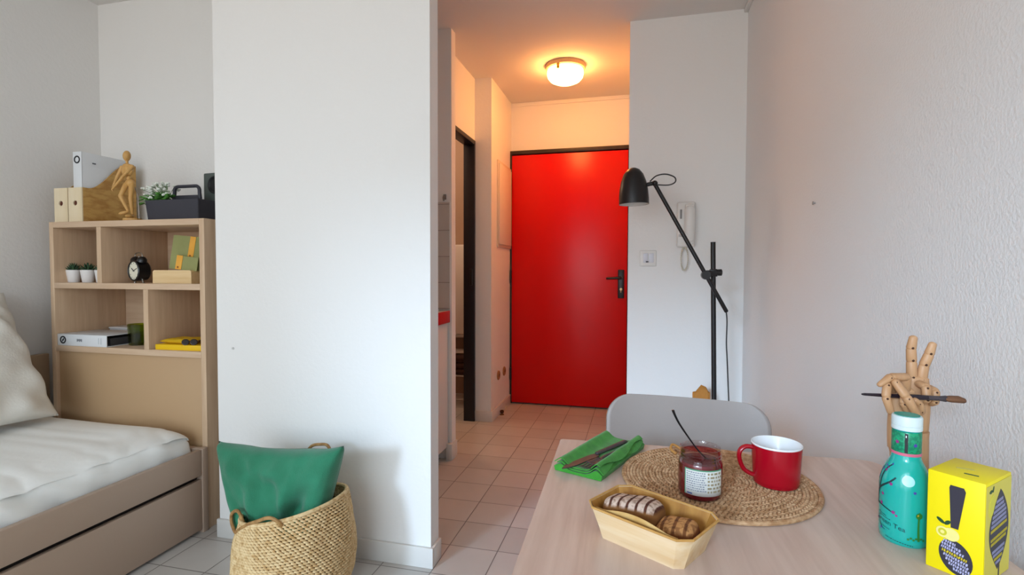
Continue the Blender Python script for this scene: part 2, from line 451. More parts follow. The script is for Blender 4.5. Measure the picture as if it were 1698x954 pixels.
# ---- big white pillow leaning on the wall
def pillow_mesh(w, h, t, seed, crease=0.012, ears=0.06, n=48):
    b = MB()
    def side(sg):
        def fn(u, v):
            x = 2*u-1; y = 2*v-1
            edge = (max(0, 1-abs(x)**3.0)*max(0, 1-abs(y)**3.0))
            pin = 1 - ears*(1-abs(y)**2)*abs(x)**4 ; pin2 = 1 - ears*(1-abs(x)**2)*abs(y)**4
            X = x*w/2*pin; Y = y*h/2*pin2
            th = t/2*edge**0.55
            wr = crease*(nz((x*2.2, y*2.2, sg*3), 1.6, seed) + 0.55*math.sin(7*x+11*y*x+5*nz((x, y, 0), 1.4, seed)))*edge**0.4*(0.35+0.65*max(abs(x), abs(y)))
            return (X, Y, sg*(th) + wr)
        return fn
    b.surf(side(1), n, n); b.surf(side(-1), n, n)
    bmesh.ops.remove_doubles(b.bm, verts=b.bm.verts, dist=2e-4)
    return b
cream = mat('cream_cotton', '#e9e6dd', 0.95, bump=0.15, bscale=120, scale=120, sheen=0.2)
b = pillow_mesh(0.60, 0.60, 0.17, 2.3, crease=0.034)
pil = b.out('pillow', cream, ang=80)
pil.rotation_euler = Matrix(((0.0, -0.50, 0.866), (1.0, 0.0, 0.0), (0.0, 0.866, 0.50))).to_euler()
pil.location = (-2.545, 1.36, 0.735)
tag(pil, 'large cream cotton pillow leaning against the wall on the bed', 'pillow')

# ---- seagrass belly basket
seag = mat('seagrass', '#e2c493', 0.8, col2='#bd945c', scale=70, lo=0.42, hi=0.7)
BC = Vector((-1.122, 1.50, 0))
bk = thing('belly_basket', 'round woven seagrass basket holding the green cushion by the partition wall', 'basket', BC)
prof = [(0.140, 0.0), (0.170, 0.03), (0.187, 0.075), (0.193, 0.125), (0.191, 0.18), (0.182, 0.235), (0.172, 0.27), (0.164, 0.30)]
def br_at(z):
    for (r0, z0), (r1, z1) in zip(prof, prof[1:]):
        if z0 <= z <= z1: return r0+(r1-r0)*(z-z0)/(z1-z0)
    return prof[-1][0]
def tilt(x, y, z):
    k = max(0.0, z-0.08)/0.22
    z2 = z + k*(0.22*x + 0.012 - 0.05*(y > 0)*y)
    return (x*(1+0.02*k), y, z2)
b = MB()
rows = 38
for i in range(rows):
    z = 0.007 + i*0.292/rows
    r = br_at(z); n = int(2*PI*r/0.0135)
    for j in range(n):
        a = 2*PI*(j + 0.5*(i % 2))/n
        rr = r + 0.006*nz((math.cos(a)*2, math.sin(a)*2, z*8), 1.3, 4)
        c = tilt(rr*math.cos(a), rr*math.sin(a), z)
        tw = R(16 + random.uniform(-7, 7))
        M = Matrix.Translation(c) @ Matrix.Rotation(a+PI/2, 4, 'Z') @ Matrix.Rotation(tw, 4, 'Y') @ Matrix.Diagonal((0.0102, 0.0044, 0.0041*random.uniform(0.9, 1.1), 1))
        b.ball(M)
b.out('woven_body', seag, bk, ang=60)
b = MB()
pts = [tilt(0.164*math.cos(a), 0.164*math.sin(a), 0.300) for a in [2*PI*j/60 for j in range(60)]]
b.tube(pts, 0.0065, 8, closed=True)
b.out('rim', seag, bk)
b = MB(); b.lathe([(max(0.001, r-0.007), z) for r, z in prof[:-1]] , 40, cap0=True, cap1=False)
b.out('lining', mat('seagrass_inside', '#8f6a3e', 0.9), bk)
hm = mat('seagrass_handle', '#b58b55', 0.7, col2='#8a6236', scale=60)
def bhandle(pts, r=0.0055):
    MB().tube(smooth_path([Vector(p)-BC for p in pts], 6), r, 8).out('handle', hm, bk)
bhandle([(-1.220, 1.375, 0.290), (-1.262, 1.40, 0.310), (-1.304, 1.42, 0.288), (-1.306, 1.42, 0.258), (-1.284, 1.41, 0.234), (-1.246, 1.385, 0.246)])
bhandle([(-1.246, 1.372, 0.256), (-1.19, 1.346, 0.296), (-1.14, 1.336, 0.320), (-1.09, 1.332, 0.340), (-1.06, 1.335, 0.330), (-1.056, 1.350, 0.306)])
bhandle([(-1.182, 1.632, 0.31), (-1.186, 1.638, 0.40), (-1.160, 1.64, 0.450), (-1.122, 1.64, 0.463), (-1.086, 1.64, 0.458), (-1.070, 1.638, 0.40), (-1.070, 1.63, 0.31)])

# ---- green cushion stuffed in the basket
green = mat('green_linen', '#2f7f5e', 0.95, col2='#2a7454', scale=14, bump=0.25, bscale=260, sheen=0.25)
def cush(sg):
    def fn(u, v):
        x = 2*u-1
        z = -0.23 + 0.475*v
        sq = 0.58 + 0.42*min(1, max(0, (z+0.06)/0.29))**0.9     # squeezed by the rim below
        edge = max(0, 1-abs(x)**5)*max(0, 1-abs(2*v-1)**6)
        ear = 0.010*abs(x)**5*max(0, v-0.6)/0.4
        X = x*0.236*sq*(1-0.03*(1-abs(x)**2)) + (0.012*x*(v**6))
        th = 0.064*edge**0.38
        Y = sg*th + 0.020*nz((x*1.8, z*6, sg), 1.5, 6)*edge**0.5
        if sg < 0:
            d = math.exp(-(((x-0.42)/0.22)**2 + ((z-0.04-0.25*(x-0.42))/0.045)**2)); Y += 0.048*d*edge**0.4
            d = math.exp(-(((x+0.1)/0.6)**2 + ((z-0.215)/0.03)**2)); Y += 0.016*d*edge**0.4
            Y += 0.005*math.sin(24*z + 6*x + 3*nz((x, z*3, 0), 2))*max(0, 0.5-v)*2*edge
            Y += (0.006*math.sin(9*x+22*z+5*nz((x, z*3, 1), 2)) + 0.008*nz((x*3.5+z*4, z*9-x*2, 5), 1.6))*edge**0.6
        zz = z + ear + 0.012*x*(v > 0.5)*(v-0.5)*2 - 0.013*(1-abs(x)**1.6)*max(0, v-0.75)*4
        return (X + 0.028*(1-sq)/0.42, Y + 0.05*(v-0.5), zz)
    return fn
b = MB(); b.surf(cush(-1), 60, 60); b.surf(cush(1), 60, 60)
bmesh.ops.remove_doubles(b.bm, verts=b.bm.verts, dist=4e-4)
cu = b.out('cushion', green, loc=(-1.190, 1.485, 0.249), ang=75)
tag(cu, 'green linen cushion stuffed upright into the seagrass basket', 'cushion')

# ---- dining table
ZT = 0.715
TO = Vector((-0.169, 1.153, 0)); TR = R(1.9)
tb = thing('dining_table', 'light oak dining table laid for breakfast against the right wall', 'table', TO, TR)
tw, tl = 0.635, 1.35
table_wood = wood_mat('table_oak', '#dbc5b8', '#c9b0a2', 'Y', 6.5, 0.5, 0.45)
pts = []
for cx, cy, a0, r in ((tw-0.03, -0.03, 0, 0.03), (0.008, -0.008, 90, 0.008), (0.008, -tl+0.008, 180, 0.008), (tw-0.03, -tl+0.03, 270, 0.03)):
    for k in range(7):
        a = R(a0 + 90*k/6); pts.append((cx+r*math.cos(a), cy+r*math.sin(a), ZT-0.024))
MB().prism(pts, (0, 0, 0.024)).out('table_top', table_wood, tb, ang=50)
tlm = wood_mat('table_leg_oak', '#d2b697', '#bb9c7c', 'Z', 5, 0.45, 0.5)
for x, y in ((0.06, -0.09), (tw-0.06, -0.09), (0.06, -tl+0.09), (tw-0.06, -tl+0.09)):
    MB().bb(x-0.025, x+0.025, y-0.025, y+0.025, 0, ZT-0.024, 0.003).out('leg', tlm, tb)
MB().bb(0.06, tw-0.06, -0.10, -0.08, ZT-0.09, ZT-0.024).bb(0.06, tw-0.06, -tl+0.08, -tl+0.10, ZT-0.09, ZT-0.024).bb(0.05, 0.07, -tl+0.09, -0.09, ZT-0.09, ZT-0.024).bb(tw-0.07, tw-0.05, -tl+0.09, -0.09, ZT-0.09, ZT-0.024).out('apron', tlm, tb)

# ---- shell chair
shellm = mat('warm_grey_plastic', '#a0958f', 0.45, bump=0.03, bscale=200)
ch = thing('shell_chair', 'warm grey moulded plastic shell chair behind the far end of the table', 'chair', (0.130, 1.225, 0), R(2))
def chair_fn(u, v):
    x = 2*u-1
    # profile along v: seat front -> back of seat -> up the backrest
    if v < 0.40:
        t = v/0.40; y = -0.20 + 0.32*t; z = 0.445 - 0.018*math.sin(PI*t) - 0.03*max(0, 0.25-t)
        hw = 0.200*(1-max(0, 0.2-t)*0.6)
        return (x*hw, y, z + 0.045*abs(x)**3*(0.4+t*0.6))
    t = (v-0.40)/0.60
    q = 1-(1-t)**1.7
    ztop, r = 0.757, 0.060
    zz = 0.427 + (ztop-0.427)*q
    y = 0.12 + 0.050*math.sin(min(1, q*1.6)*PI/2) + 0.055*q
    g = max(0.0, r-(ztop-zz))
    hw = 0.205 - r + math.sqrt(max(0, r*r-g*g))
    xx = x*hw
    y -= 0.030*(abs(xx)/0.205)**3
    return (xx, y, zz + 0.045*abs(x)**3*max(0, 1-q*4) - 0.004*x*q)
b = MB(); b.surf(chair_fn, 41, 70)
sh = b.out('shell', shellm, ch, ang=70); solid(sh, 0.009, 0)
legw = wood_mat('chair_leg_beech', '#cfa97b', '#b88e60', 'Z', 6, 0.5, 0.4)
for sx in (-1, 1):
    for y0, y1 in ((-0.10, -0.20), (0.06, 0.19)):
        MB().tube([(sx*0.13, y0, 0.425), (sx*0.21, y1, 0.0)], [0.016, 0.011], 12).out('leg', legw, ch)
MB().bb(-0.14, 0.14, -0.11, -0.09, 0.405, 0.425).bb(-0.14, 0.14, 0.05, 0.07, 0.405, 0.425).bb(-0.01, 0.01, -0.1, 0.06, 0.405, 0.425).out('underframe', blk, ch)

# ---- floor lamp
lampm = mat('lamp_black', '#1f1c1d', 0.38, spec=0.5)
LY = 2.63
fl = thing('floor_lamp', 'black adjustable floor lamp with a bell shade in the corner behind the chair', 'lamp', (0.352, LY, 0))
def LP(x, z, y=LY): return (x-0.352, y-LY, z)
MB().lathe([(0.0, 0.0), (0.125, 0.0), (0.128, 0.004), (0.126, 0.014), (0.03, 0.018), (0.0, 0.018)], 40).out('base', lampm, fl)
MB().tube([LP(0.364, 0.016), LP(0.340, 1.236)], 0.0115, 14).out('pole', lampm, fl)
cl = MB().tube([LP(0.303, 1.088, LY-0.012), LP(0.362, 1.090, LY-0.004)], 0.013, 12).box(LP(0.344, 1.089), (0.034, 0.034, 0.036), None, 0.004).out('clamp', lampm, fl)
MB().tube([LP(0.360, 1.090), LP(0.364, 1.090), LP(0.380, 1.091), LP(0.383, 1.091)], [0.008, 0.016, 0.016, 0.010], 14).out('knob', lampm, cl)
MB().caps(LP(0.067, 1.517, LY-0.038), LP(0.398, 0.909, LY-0.038), 0.0095, 0.0095).tube([LP(0.306, 1.078, LY-0.05), LP(0.306, 1.078, LY-0.005)], 0.021, 18).out('arm', lampm, fl)
shp = [(0.0715, 0), (0.071, 0.03), (0.068, 0.07), (0.060, 0.11), (0.047, 0.145), (0.030, 0.167), (0.012, 0.176), (0.0, 0.1775)]
SM = Matrix.Translation(LP(-0.029, 1.420, LY-0.04)) @ Matrix.Rotation(R(-1.5), 4, 'Y')
s_ = MB(); s_.lathe(shp, 48, M=SM, cap0=False); so = s_.out('lamp_shade', lampm, fl, ang=60)
s_ = MB(); s_.lathe([(r-0.002 if r > 0.003 else 0, z-0.002 if z > 0 else 0.0005) for r, z in shp], 48, M=SM, cap0=False); s_.out('shade_lining', mat('shade_white', '#e8e6e2', 0.5), so)
MB().ell(Vector(LP(-0.027, 1.49, LY-0.04)), (0.025, 0.025, 0.03)).out('light_bulb', mat('bulb_white', '#f2f0ea', 0.2), so)
MB().tube([LP(0.025, 1.512, LY-0.04), LP(0.068, 1.520, LY-0.04)], 0.010, 12).ell(LP(0.068, 1.518, LY-0.04), (0.014, 0.02, 0.014)).out('neck', lampm, fl)
MB().tube(smooth_path([LP(0.045, 1.528, LY-0.04), LP(0.075, 1.552, LY-0.05), LP(0.118, 1.556, LY-0.06), LP(0.157, 1.540, LY-0.06), LP(0.160, 1.518, LY-0.055), LP(0.130, 1.507, LY-0.045), LP(0.075, 1.512, LY-0.035)], 8), 0.0032, 8).out('shade_cable', lampm, fl)
MB().tube(smooth_path([LP(0.397, 0.912, LY-0.038), LP(0.402, 0.86, LY-0.038), LP(0.402, 0.76, LY-0.03), LP(0.408, 0.68, LY-0.02), LP(0.417, 0.56, LY), LP(0.424, 0.40, LY), LP(0.43, 0.15, LY+0.02), LP(0.44, 0.008, LY+0.06), LP(0.46, 0.006, LY+0.15)], 6), 0.003, 8).out('power_cable', lampm, fl)

# ---- tan paper bag in the corner behind the chair
kraft = mat('kraft_paper', '#c98a43', 0.8, col2='#b5762f', scale=12, bump=0.1, bscale=30)
def bag_fn(u, v):
    a = 2*PI*u
    px = math.copysign(abs(math.cos(a))**0.35, math.cos(a)); py = math.copysign(abs(math.sin(a))**0.35, math.sin(a))
    hw = 0.052*(1-0.25*v); hd = 0.04*(1-0.85*v**1.5)
    z = 0.49*v
    if v > 0.93: z += 0.045*max(0, 1-abs(px-0.15)/0.85)*(v-0.93)/0.07 - 0.02*(v-0.93)/0.07
    return (px*hw + 0.006*nz((px, py, z*6), 2, 8), py*hd + 0.006*nz((px, py, z*7), 2, 3), z)
b = MB(); b.surf(bag_fn, 48, 30, wu=True)
bo = b.out('paper_bag', kraft, loc=(0.318, 2.82, 0), ang=50); solid(bo, 0.001)
tag(bo, 'orange-brown paper bag with a peaked top behind the lamp pole', 'bag')
# ================================================================== HALL AND WALL FIXTURES
white_pl = mat('white_plastic', '#e9e6e1', 0.35)
# ceiling light
lt = thing('ceiling_light', 'round glowing glass ceiling light in the entrance corridor', 'light', (-0.495, 3.49, H))
MB().lathe([(0.0, 0.0), (0.132, 0.0), (0.134, -0.006), (0.130, -0.026), (0.118, -0.032), (0.0, -0.032)], 40).out('base_ring', mat('lamp_ring_beige', '#c9ad86', 0.4), lt)
dome = [(0.118, -0.034), (0.122, -0.052), (0.117, -0.078), (0.100, -0.099), (0.07, -0.113), (0.03, -0.118), (0.0, -0.119)]
MB().lathe(dome, 40, cap0=True).out('glass_dome', emit_mat('lamp_glow', LAMP_COLOR, LAMP_STRENGTH), lt, ang=70)
MB().box((-0.03, -0.121, -0.045), (0.020, 0.012, 0.032), None, 0.003).out('clip', mat('brass_clip', '#c9a544', 0.35, metal=0.6), lt)

# intercom handset
ic = thing('intercom_phone', 'white intercom phone with a hanging cord loop on the wall behind the floor lamp', 'phone', (0.242, YE, 1.349))
MB().box((0, -0.015, 0), (0.094, 0.03, 0.244), None, 0.010, 3).out('wall_unit', white_pl, ic)
hs = MB().caps((0.017, -0.048, -0.078), (0.017, -0.048, 0.080), 0.027, 0.027, 16, 0.72).box((0.017, -0.036, 0.085), (0.048, 0.022, 0.045), None, 0.008).box((0.017, -0.036, -0.085), (0.048, 0.022, 0.045), None, 0.008).out('handset', white_pl, ic)
MB().box((-0.027, -0.031, 0.055), (0.010, 0.004, 0.05), None, 0.001).out('speaker_slot', mat('slot_grey', '#8f8c89', 0.5), ic)
MB().box((-0.027, -0.031, -0.06), (0.022, 0.004, 0.014), None, 0.001).out('door_button', mat('button_grey', '#c9c6c2', 0.5), ic)
coil = []
for k in range(260):
    t = k/259; a = 2*PI*t
    base = Vector((-0.006 + 0.018*math.sin(a), -0.018, -0.186 + 0.062*math.cos(a)))
    q = 2*PI*t*34
    coil.append(base + Vector((0.0045*math.cos(q)*math.cos(a), 0.0045*math.sin(q), -0.0045*math.cos(q)*math.sin(a)*0.6)))
MB().tube(coil, 0.0022, 6).out('coiled_cord', mat('cord_cream', '#d8d0bd', 0.5), ic)

# light switch
sw = thing('light_switch', 'white square light switch on the wall beside the red door', 'switch', (0.046, YE, 1.167))
MB().box((0, -0.005, 0), (0.088, 0.010, 0.088), None, 0.004).out('plate', white_pl, sw)
MB().box((-0.013, -0.012, 0.002), (0.026, 0.006, 0.052), (R(6), 0, 0), 0.002).box((0.017, -0.011, 0.002), (0.026, 0.004, 0.052), None, 0.002).out('rocker', mat('switch_rocker', '#dcdbe2', 0.3), sw)
MB().box((-0.005, -0.0145, -0.019), (0.014, 0.003, 0.007), None, 0.001).out('pilot_lens', mat('dark_lens', '#2b2a33', 0.3), sw)

# fuse box cover
fb = thing('fuse_box', 'pale flat fuse box cover high on the corridor wall left of the red door', 'panel', (XC, 3.93, 1.60))
MB().bb(0, 0.010, -0.205, 0.200, -0.325, 0.325, 0.003).out('frame', mat('fuse_frame', '#dccdbb', 0.45), fb)
MB().bb(0.010, 0.018, -0.185, 0.182, -0.302, 0.302, 0.003).out('door', mat('fuse_door', '#e8ddd0', 0.45), fb)

# outlets near the floor and the door stop
out_m = mat('outlet_tan', '#a9794f', 0.45)
for yy, lb in ((3.77, 'small tan round wall outlet low in the corridor, the one farther from the red door'), (3.94, 'small tan round wall outlet low in the corridor, the one nearer the red door')):
    t = thing('wall_outlet', lb, 'outlet', (XC, yy, 0.303), 0, 'low corridor outlets')
    MB().lathe([(0, 0), (0.036, 0), (0.036, 0.006), (0.030, 0.010), (0.024, 0.008), (0, 0.008)], 24, M=Matrix.Rotation(PI/2, 4, 'Y')).out('plate', out_m, t)
    MB().lathe([(0, 0.0085), (0.012, 0.0085), (0.012, 0.0105), (0, 0.0105)], 16, M=Matrix.Rotation(PI/2, 4, 'Y')).out('socket', mat('outlet_socket', '#6d4a2e', 0.5), t)
ds = thing('door_stop', 'small brown door stop on the floor by the corridor baseboard', 'doorstop', (XC+0.030, 3.775, 0))
MB().lathe([(0, 0), (0.016, 0), (0.016, 0.004), (0.010, 0.008), (0.010, 0.016), (0, 0.016)], 20).out('base', mat('stop_brown', '#7a4a22', 0.5), ds)
MB().lathe([(0.013, 0.016), (0.015, 0.020), (0.015, 0.030), (0.010, 0.036), (0, 0.037)], 20).out('rubber_cap', mat('stop_rubber', '#4a2c16', 0.7), ds)

# wall hooks above the backsplash
hook_m = mat('hook_grey', '#8f8780', 0.35, metal=0.5)
for xx, lb in ((-1.160, 'small grey wall hook above the kitchenette tiles, the left one half hidden by the partition'), (-1.090, 'small grey wall hook above the kitchenette tiles, the right one near the corner')):
    t = thing('wall_hook', lb, 'hook', (xx, 2.81, 1.52), 0, 'kitchenette wall hooks')
    MB().box((0, -0.003, 0), (0.018, 0.006, 0.030), None, 0.002).out('plate', hook_m, t)
    MB().tube(smooth_path([(0, -0.004, 0.006), (0, -0.018, 0.004), (0, -0.028, -0.010), (0, -0.020, -0.022), (0, -0.012, -0.014)], 4), 0.004, 8).out('hook_arm', hook_m, t)

# nail in the right wall
nl = MB().tube([(0, 0, 0), (-0.006, 0, 0)], 0.0025, 10).tube([(-0.006, 0, 0), (-0.008, 0, 0)], 0.006, 12).out('nail', mat('nail_grey', '#a7a3a0', 0.5), None, (XR, 1.83, 1.313))
tag(nl, 'small grey nail head in the bare right wall above the table', 'nail')
# faint plug in the partition
sp_ = MB().tube([(0, 0, 0), (0, -0.003, 0)], 0.005, 14).out('wall_smudge', mat('smudge_grey', '#cbc9c6', 0.6), None, (-1.589, PY0, 0.78))  # small flat disc drawn for a grey smudge
tag(sp_, 'small pale grey plug on the white partition beside the bookcase', 'smudge')

# ================================================================== KITCHENETTE
kc = thing('kitchen_cabinet', 'white kitchenette base cabinet glimpsed behind the partition', 'cabinet', (-1.07, 2.32, 0))
cab = mat('cabinet_white', '#e2ddd8', 0.4)
MB().bb(-0.53, -0.02, -0.49, 0.485, 0.072, 0.798, 0.002).out('body', cab, kc)
MB().bb(-0.018, 0.0, -0.486, -0.003, 0.075, 0.795, 0.002).out('door', cab, kc)
MB().bb(-0.018, 0.0, 0.003, 0.482, 0.075, 0.795, 0.002).out('door', cab, kc)
MB().bb(-0.50, -0.065, -0.48, 0.48, 0.0, 0.072).out('plinth', mat('plinth_grey', '#c9c3bc', 0.5), kc)
kt = thing('worktop', 'kitchenette worktop with a bright red front edge', 'worktop', (-1.07, 2.32, 0.798))
MB().bb(-0.53, 0.004, -0.49, 0.486, 0, 0.068, 0.002).out('slab', mat('worktop_grey', '#cdc6bf', 0.35), kt)
MB().bb(0.004, 0.012, -0.49, 0.486, 0.0, 0.068, 0.002).out('red_edge', mat('worktop_red', '#c01217', 0.35), kt)

# ================================================================== BATHROOM GLIMPSE
bwc = thing('bathroom_cabinet', 'white bathroom wall panel unit seen through the dark doorway', 'cabinet', (-1.40, 4.10, 0.55))
wb = mat('bathroom_white', '#e6ded6', 0.35)
MB().bb(-0.25, 0.12, -0.09, 0.1, 0.02, 0.76, 0.004).out('body', wb, bwc)
MB().bb(-0.06, 0.115, -0.105, -0.09, 0.03, 0.75, 0.003).out('door', wb, bwc)
MB().bb(-0.26, 0.13, -0.11, 0.1, 0.0, 0.02, 0.003).out('bottom_rail', mat('rail_grey', '#b9aea6', 0.4), bwc)
rk = thing('storage_rack', 'small white metal rack on the bathroom floor below the white unit', 'rack', (-1.42, 4.0, 0))
rm = mat('rack_white', '#cfc5be', 0.4)
for x in (-0.10, 0.09):
    for y in (-0.09, 0.09):
        MB().tube([(x, y, 0), (x, y, 0.47)], 0.009, 10).out('post', rm, rk)
for z in (0.06, 0.25, 0.44):
    m_ = MB()
    for y in (-0.09, -0.045, 0, 0.045, 0.09): m_.tube([(-0.10, y, z), (0.09, y, z)], 0.004, 6)
    m_.tube([(-0.10, -0.09, z), (-0.10, 0.09, z)], 0.005, 6).tube([(0.09, -0.09, z), (0.09, 0.09, z)], 0.005, 6)
    m_.out('shelf', rm, rk)
tw_m = mat('dark_towel', '#4a2c24', 0.95, bump=0.2, bscale=150)
b = MB()
for k, z in enumerate((0.281, 0.331, 0.381)):
    b.box((0, 0, z), (0.15, 0.15, 0.05), None, 0.018, 3)
tag(b.out('towel_stack', tw_m, None, (-1.425, 4.0, -0.003)), 'dark brown folded towels on the bathroom rack', 'towels')
# ================================================================== ON TOP OF THE BOOKCASE
ZB = BZ
birch = wood_mat('birch_front', '#f0dfc0', '#e4cfa8', 'Z', 5, 0.5, 0.5)
ply = mat('plywood_grain', '#cfa35c', 0.5, col2='#b78643', scale=16, stretch=(0.5, 1.0, 3.0), lo=0.42, hi=0.6, detail=8)
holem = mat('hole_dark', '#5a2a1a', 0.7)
def magazine_file(x, label):
    t = thing('magazine_file', label, 'file', (x, 1.820, ZB), 0, 'wooden magazine files')
    w, d, hf, hb, th = 0.080, 0.262, 0.158, 0.302, 0.005
    # front with a finger hole, built as a ring of faces around the hole
    b = MB(); hz = 0.088; hr = 0.0115
    angs = sorted([2*PI*k/24 for k in range(24)] + [math.atan2(zz-hz, xx) % (2*PI) for xx in (-w/2, w/2) for zz in (0, hf)]); n = len(angs)
    for yy, flip in ((0.0, 0), (th, 1)):
        inner = [b.bm.verts.new((hr*math.cos(a), yy, hz+hr*math.sin(a))) for a in angs]
        outer = []
        for k in range(n):
            a = angs[k]; c, s_ = math.cos(a), math.sin(a)
            q = 1e9
            if abs(c) > 1e-6: q = min(q, (w/2)/abs(c))
            if s_ > 1e-6: q = min(q, (hf-hz)/s_)
            if s_ < -1e-6: q = min(q, hz/-s_)
            outer.append(b.bm.verts.new((c*q, yy, hz+s_*q)))
        for k in range(n): b.bm.faces.new((inner[k], inner[(k+1) % n], outer[(k+1) % n], outer[k]))
        if not flip: I0, O0 = inner, outer
        else:
            for k in range(n):
                b.bm.faces.new((I0[k], I0[(k+1) % n], inner[(k+1) % n], inner[k]))
                b.bm.faces.new((O0[k], O0[(k+1) % n], outer[(k+1) % n], outer[k]))
    b.out('front', birch, t)
    # side panels with the S-curved top
    prof = [(th, 0), (d, 0), (d, hb)]
    for k in range(15):
        q = k/14; y = d - 0.035 - (d-0.065)*q
        s3 = q*q*(3-2*q)
        prof.append((y, hb - (hb-hf)*s3))
    prof.append((th, hf))
    for sx in (-1, 1):
        MB().prism([(sx*w/2 - (th if sx > 0 else 0), y, z) for y, z in prof], (th, 0, 0)).out('side_panel', ply, t, ang=50)
    MB().bb(-w/2+th, w/2-th, d-th, d, 0, hb).out('back', birch, t)
    MB().bb(-w/2+th, w/2-th, th, d-th, 0.0, th).out('bottom', birch, t)
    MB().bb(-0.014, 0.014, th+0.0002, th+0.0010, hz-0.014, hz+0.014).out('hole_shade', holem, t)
    return t
magazine_file(-2.581, 'wooden magazine file at the left end of the bookcase top, empty')
magazine_file(-2.496, 'wooden magazine file on the bookcase top holding the upright white binder')

bind_w = mat('binder_white', '#e4e6e8', 0.45)
ink = mat('print_black', '#1b1b1f', 0.5)
greyink = mat('print_grey', '#6f7278', 0.6)
page = mat('paper_pages', '#d9d5cc', 0.9)
def binder(name, label, loc, upright):
    """ring binder: spine along local x (length .315), depth y .27, thickness z .05"""
    t = thing(name, label, 'binder', loc, 0, 'white ring binders')
    L_, D_, T_ = 0.287, 0.185, 0.052
    if upright: L_, D_, T_ = 0.316, 0.215, 0.050
    G = Matrix.Rotation(-PI/2, 4, 'Y') if upright else Matrix.Identity(4)
    def o_(b, n, m, p): return b.xf(G).out(n, m, p)
    o_(MB().bb(0, L_, 0, D_, 0, 0.003, 0.001), 'cover', bind_w, t)
    o_(MB().bb(0, L_, 0, D_, T_-0.003, T_, 0.001), 'cover', bind_w, t)
    sp = o_(MB().bb(0, L_, -0.001, 0.003, 0, T_, 0.001), 'spine', bind_w, t)
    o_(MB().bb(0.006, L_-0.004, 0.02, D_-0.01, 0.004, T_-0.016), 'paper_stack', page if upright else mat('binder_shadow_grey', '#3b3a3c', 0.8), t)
    # finger ring and small printed marks on the spine
    rx = L_-0.036 if upright else 0.034
    ring = MB()
    pr = [(0.0175, 0), (0.0175, 0.0012), (0.0115, 0.0012), (0.0115, 0)]
    ring.lathe(pr, 28, M=Matrix.Translation((rx, -0.0012, T_/2)) @ Matrix.Rotation(PI/2, 4, 'X'), cap0=False, cap1=False)
    o_(ring, 'finger_ring', ink, sp)
    if not upright:
        b = MB()
        for q in (-0.0055, 0.0, 0.0055): b.box((rx+q*0.6, -0.0014, T_/2+q*0.4), (0.0035, 0.0006, 0.012), (0, R(20), 0))
        o_(b, 'emblem', ink, sp)
    b = MB(); xx = 0.045 if upright else 0.118
    for k in range(5):
        b.box((xx + k*0.0062, -0.0013, T_/2+0.001*(k % 2)), (0.0045, 0.0006, 0.009 if k % 2 else 0.012))
    o_(b, 'printed_marks', greyink, sp)
    if not upright:
        b = MB()
        for k in range(2): b.tube([(L_-0.045+k*0.014, -0.0013, 0.012), (L_-0.045+k*0.014, -0.0013, T_-0.012)], 0.0012, 6)
        o_(b, 'label_slot', mat('slot_pale', '#b7bcc2', 0.5), sp)
    else:
        o_(MB().box((L_-0.045, 0.055, -0.0008), (0.006, 0.016, 0.0012)), 'rivet', greyink, t)
    return t
binder('ring_binder', 'white ring binder standing upright in the magazine file on the bookcase', (-2.466, 1.830, ZB+0.0055), True)
binder('ring_binder', 'white ring binder lying flat on the lower shelf with its black-ringed spine forward', (-2.588, 1.797, 0.750), False)
nb = thing('document_box', 'flat pale grey document box behind the lying binder on the lower shelf', 'box', (-2.455, 2.075, 0.750))
MB().bb(-0.125, 0.12, -0.045, 0.045, 0, 0.052, 0.002).out('body', mat('doc_grey', '#cfc8c4', 0.6), nb)
MB().bb(-0.128, 0.123, -0.048, 0.045, 0.052, 0.060, 0.002).out('lid', mat('doc_lid', '#e3dedb', 0.6), nb)

# ---- artist's mannequin
mw = wood_mat('mannequin_wood', '#d9ab68', '#c4924e', 'Z', 8, 0.45, 0.4)
mn = thing('wooden_mannequin', 'jointed wooden artist mannequin standing with crossed arms by the magazine files', 'mannequin', (-2.195, 1.842, ZB))
mo_ = Vector((-2.195, 1.842, ZB))
def mp(x, z, y=0.0): return Vector((x+2.195, y, z-ZB))
MB().lathe([(0, 0), (0.036, 0), (0.037, 0.004), (0.036, 0.012), (0.0, 0.012)], 28).out('base', mw, mn)
MB().tube([mp(-2.172, ZB+0.012, 0.012), mp(-2.176, 1.42, 0.012), mp(-2.198, 1.475, 0.012)], 0.0022, 8).out('support_rod', mat('rod_steel', '#9a8f86', 0.3, metal=0.8), mn)
MB().ell(mp(-2.221, 1.603), (0.0145, 0.016, 0.0235), (0, R(6), 0)).tube([mp(-2.220, 1.562), mp(-2.221, 1.585)], 0.0055, 10).out('head', mw, mn)
MB().ell(mp(-2.220, 1.540), (0.030, 0.018, 0.027)).ell(mp(-2.221, 1.558), (0.024, 0.013, 0.012)).out('chest', mw, mn)
MB().ell(mp(-2.213, 1.505), (0.011, 0.010, 0.013)).out('waist_ball', mw, mn)
MB().ell(mp(-2.206, 1.482), (0.023, 0.016, 0.018)).out('pelvis', mw, mn)
def limb(name, seq, parent=mn):
    b = MB()
    for (a, c, ra, rb) in seq:
        b.caps(a, c, ra, rb, 10); b.ell(c, (rb*1.05, rb*1.05, rb*1.05), None, 8, 6)
    return b.out(name, mw, parent)
limb('arm', [(mp(-2.249, 1.555), mp(-2.266, 1.508, -0.010), 0.0088, 0.007), (mp(-2.266, 1.508, -0.010), mp(-2.272, 1.470, -0.022), 0.0068, 0.005), (mp(-2.272, 1.468, -0.022), mp(-2.274, 1.448, -0.024), 0.0055, 0.004)])
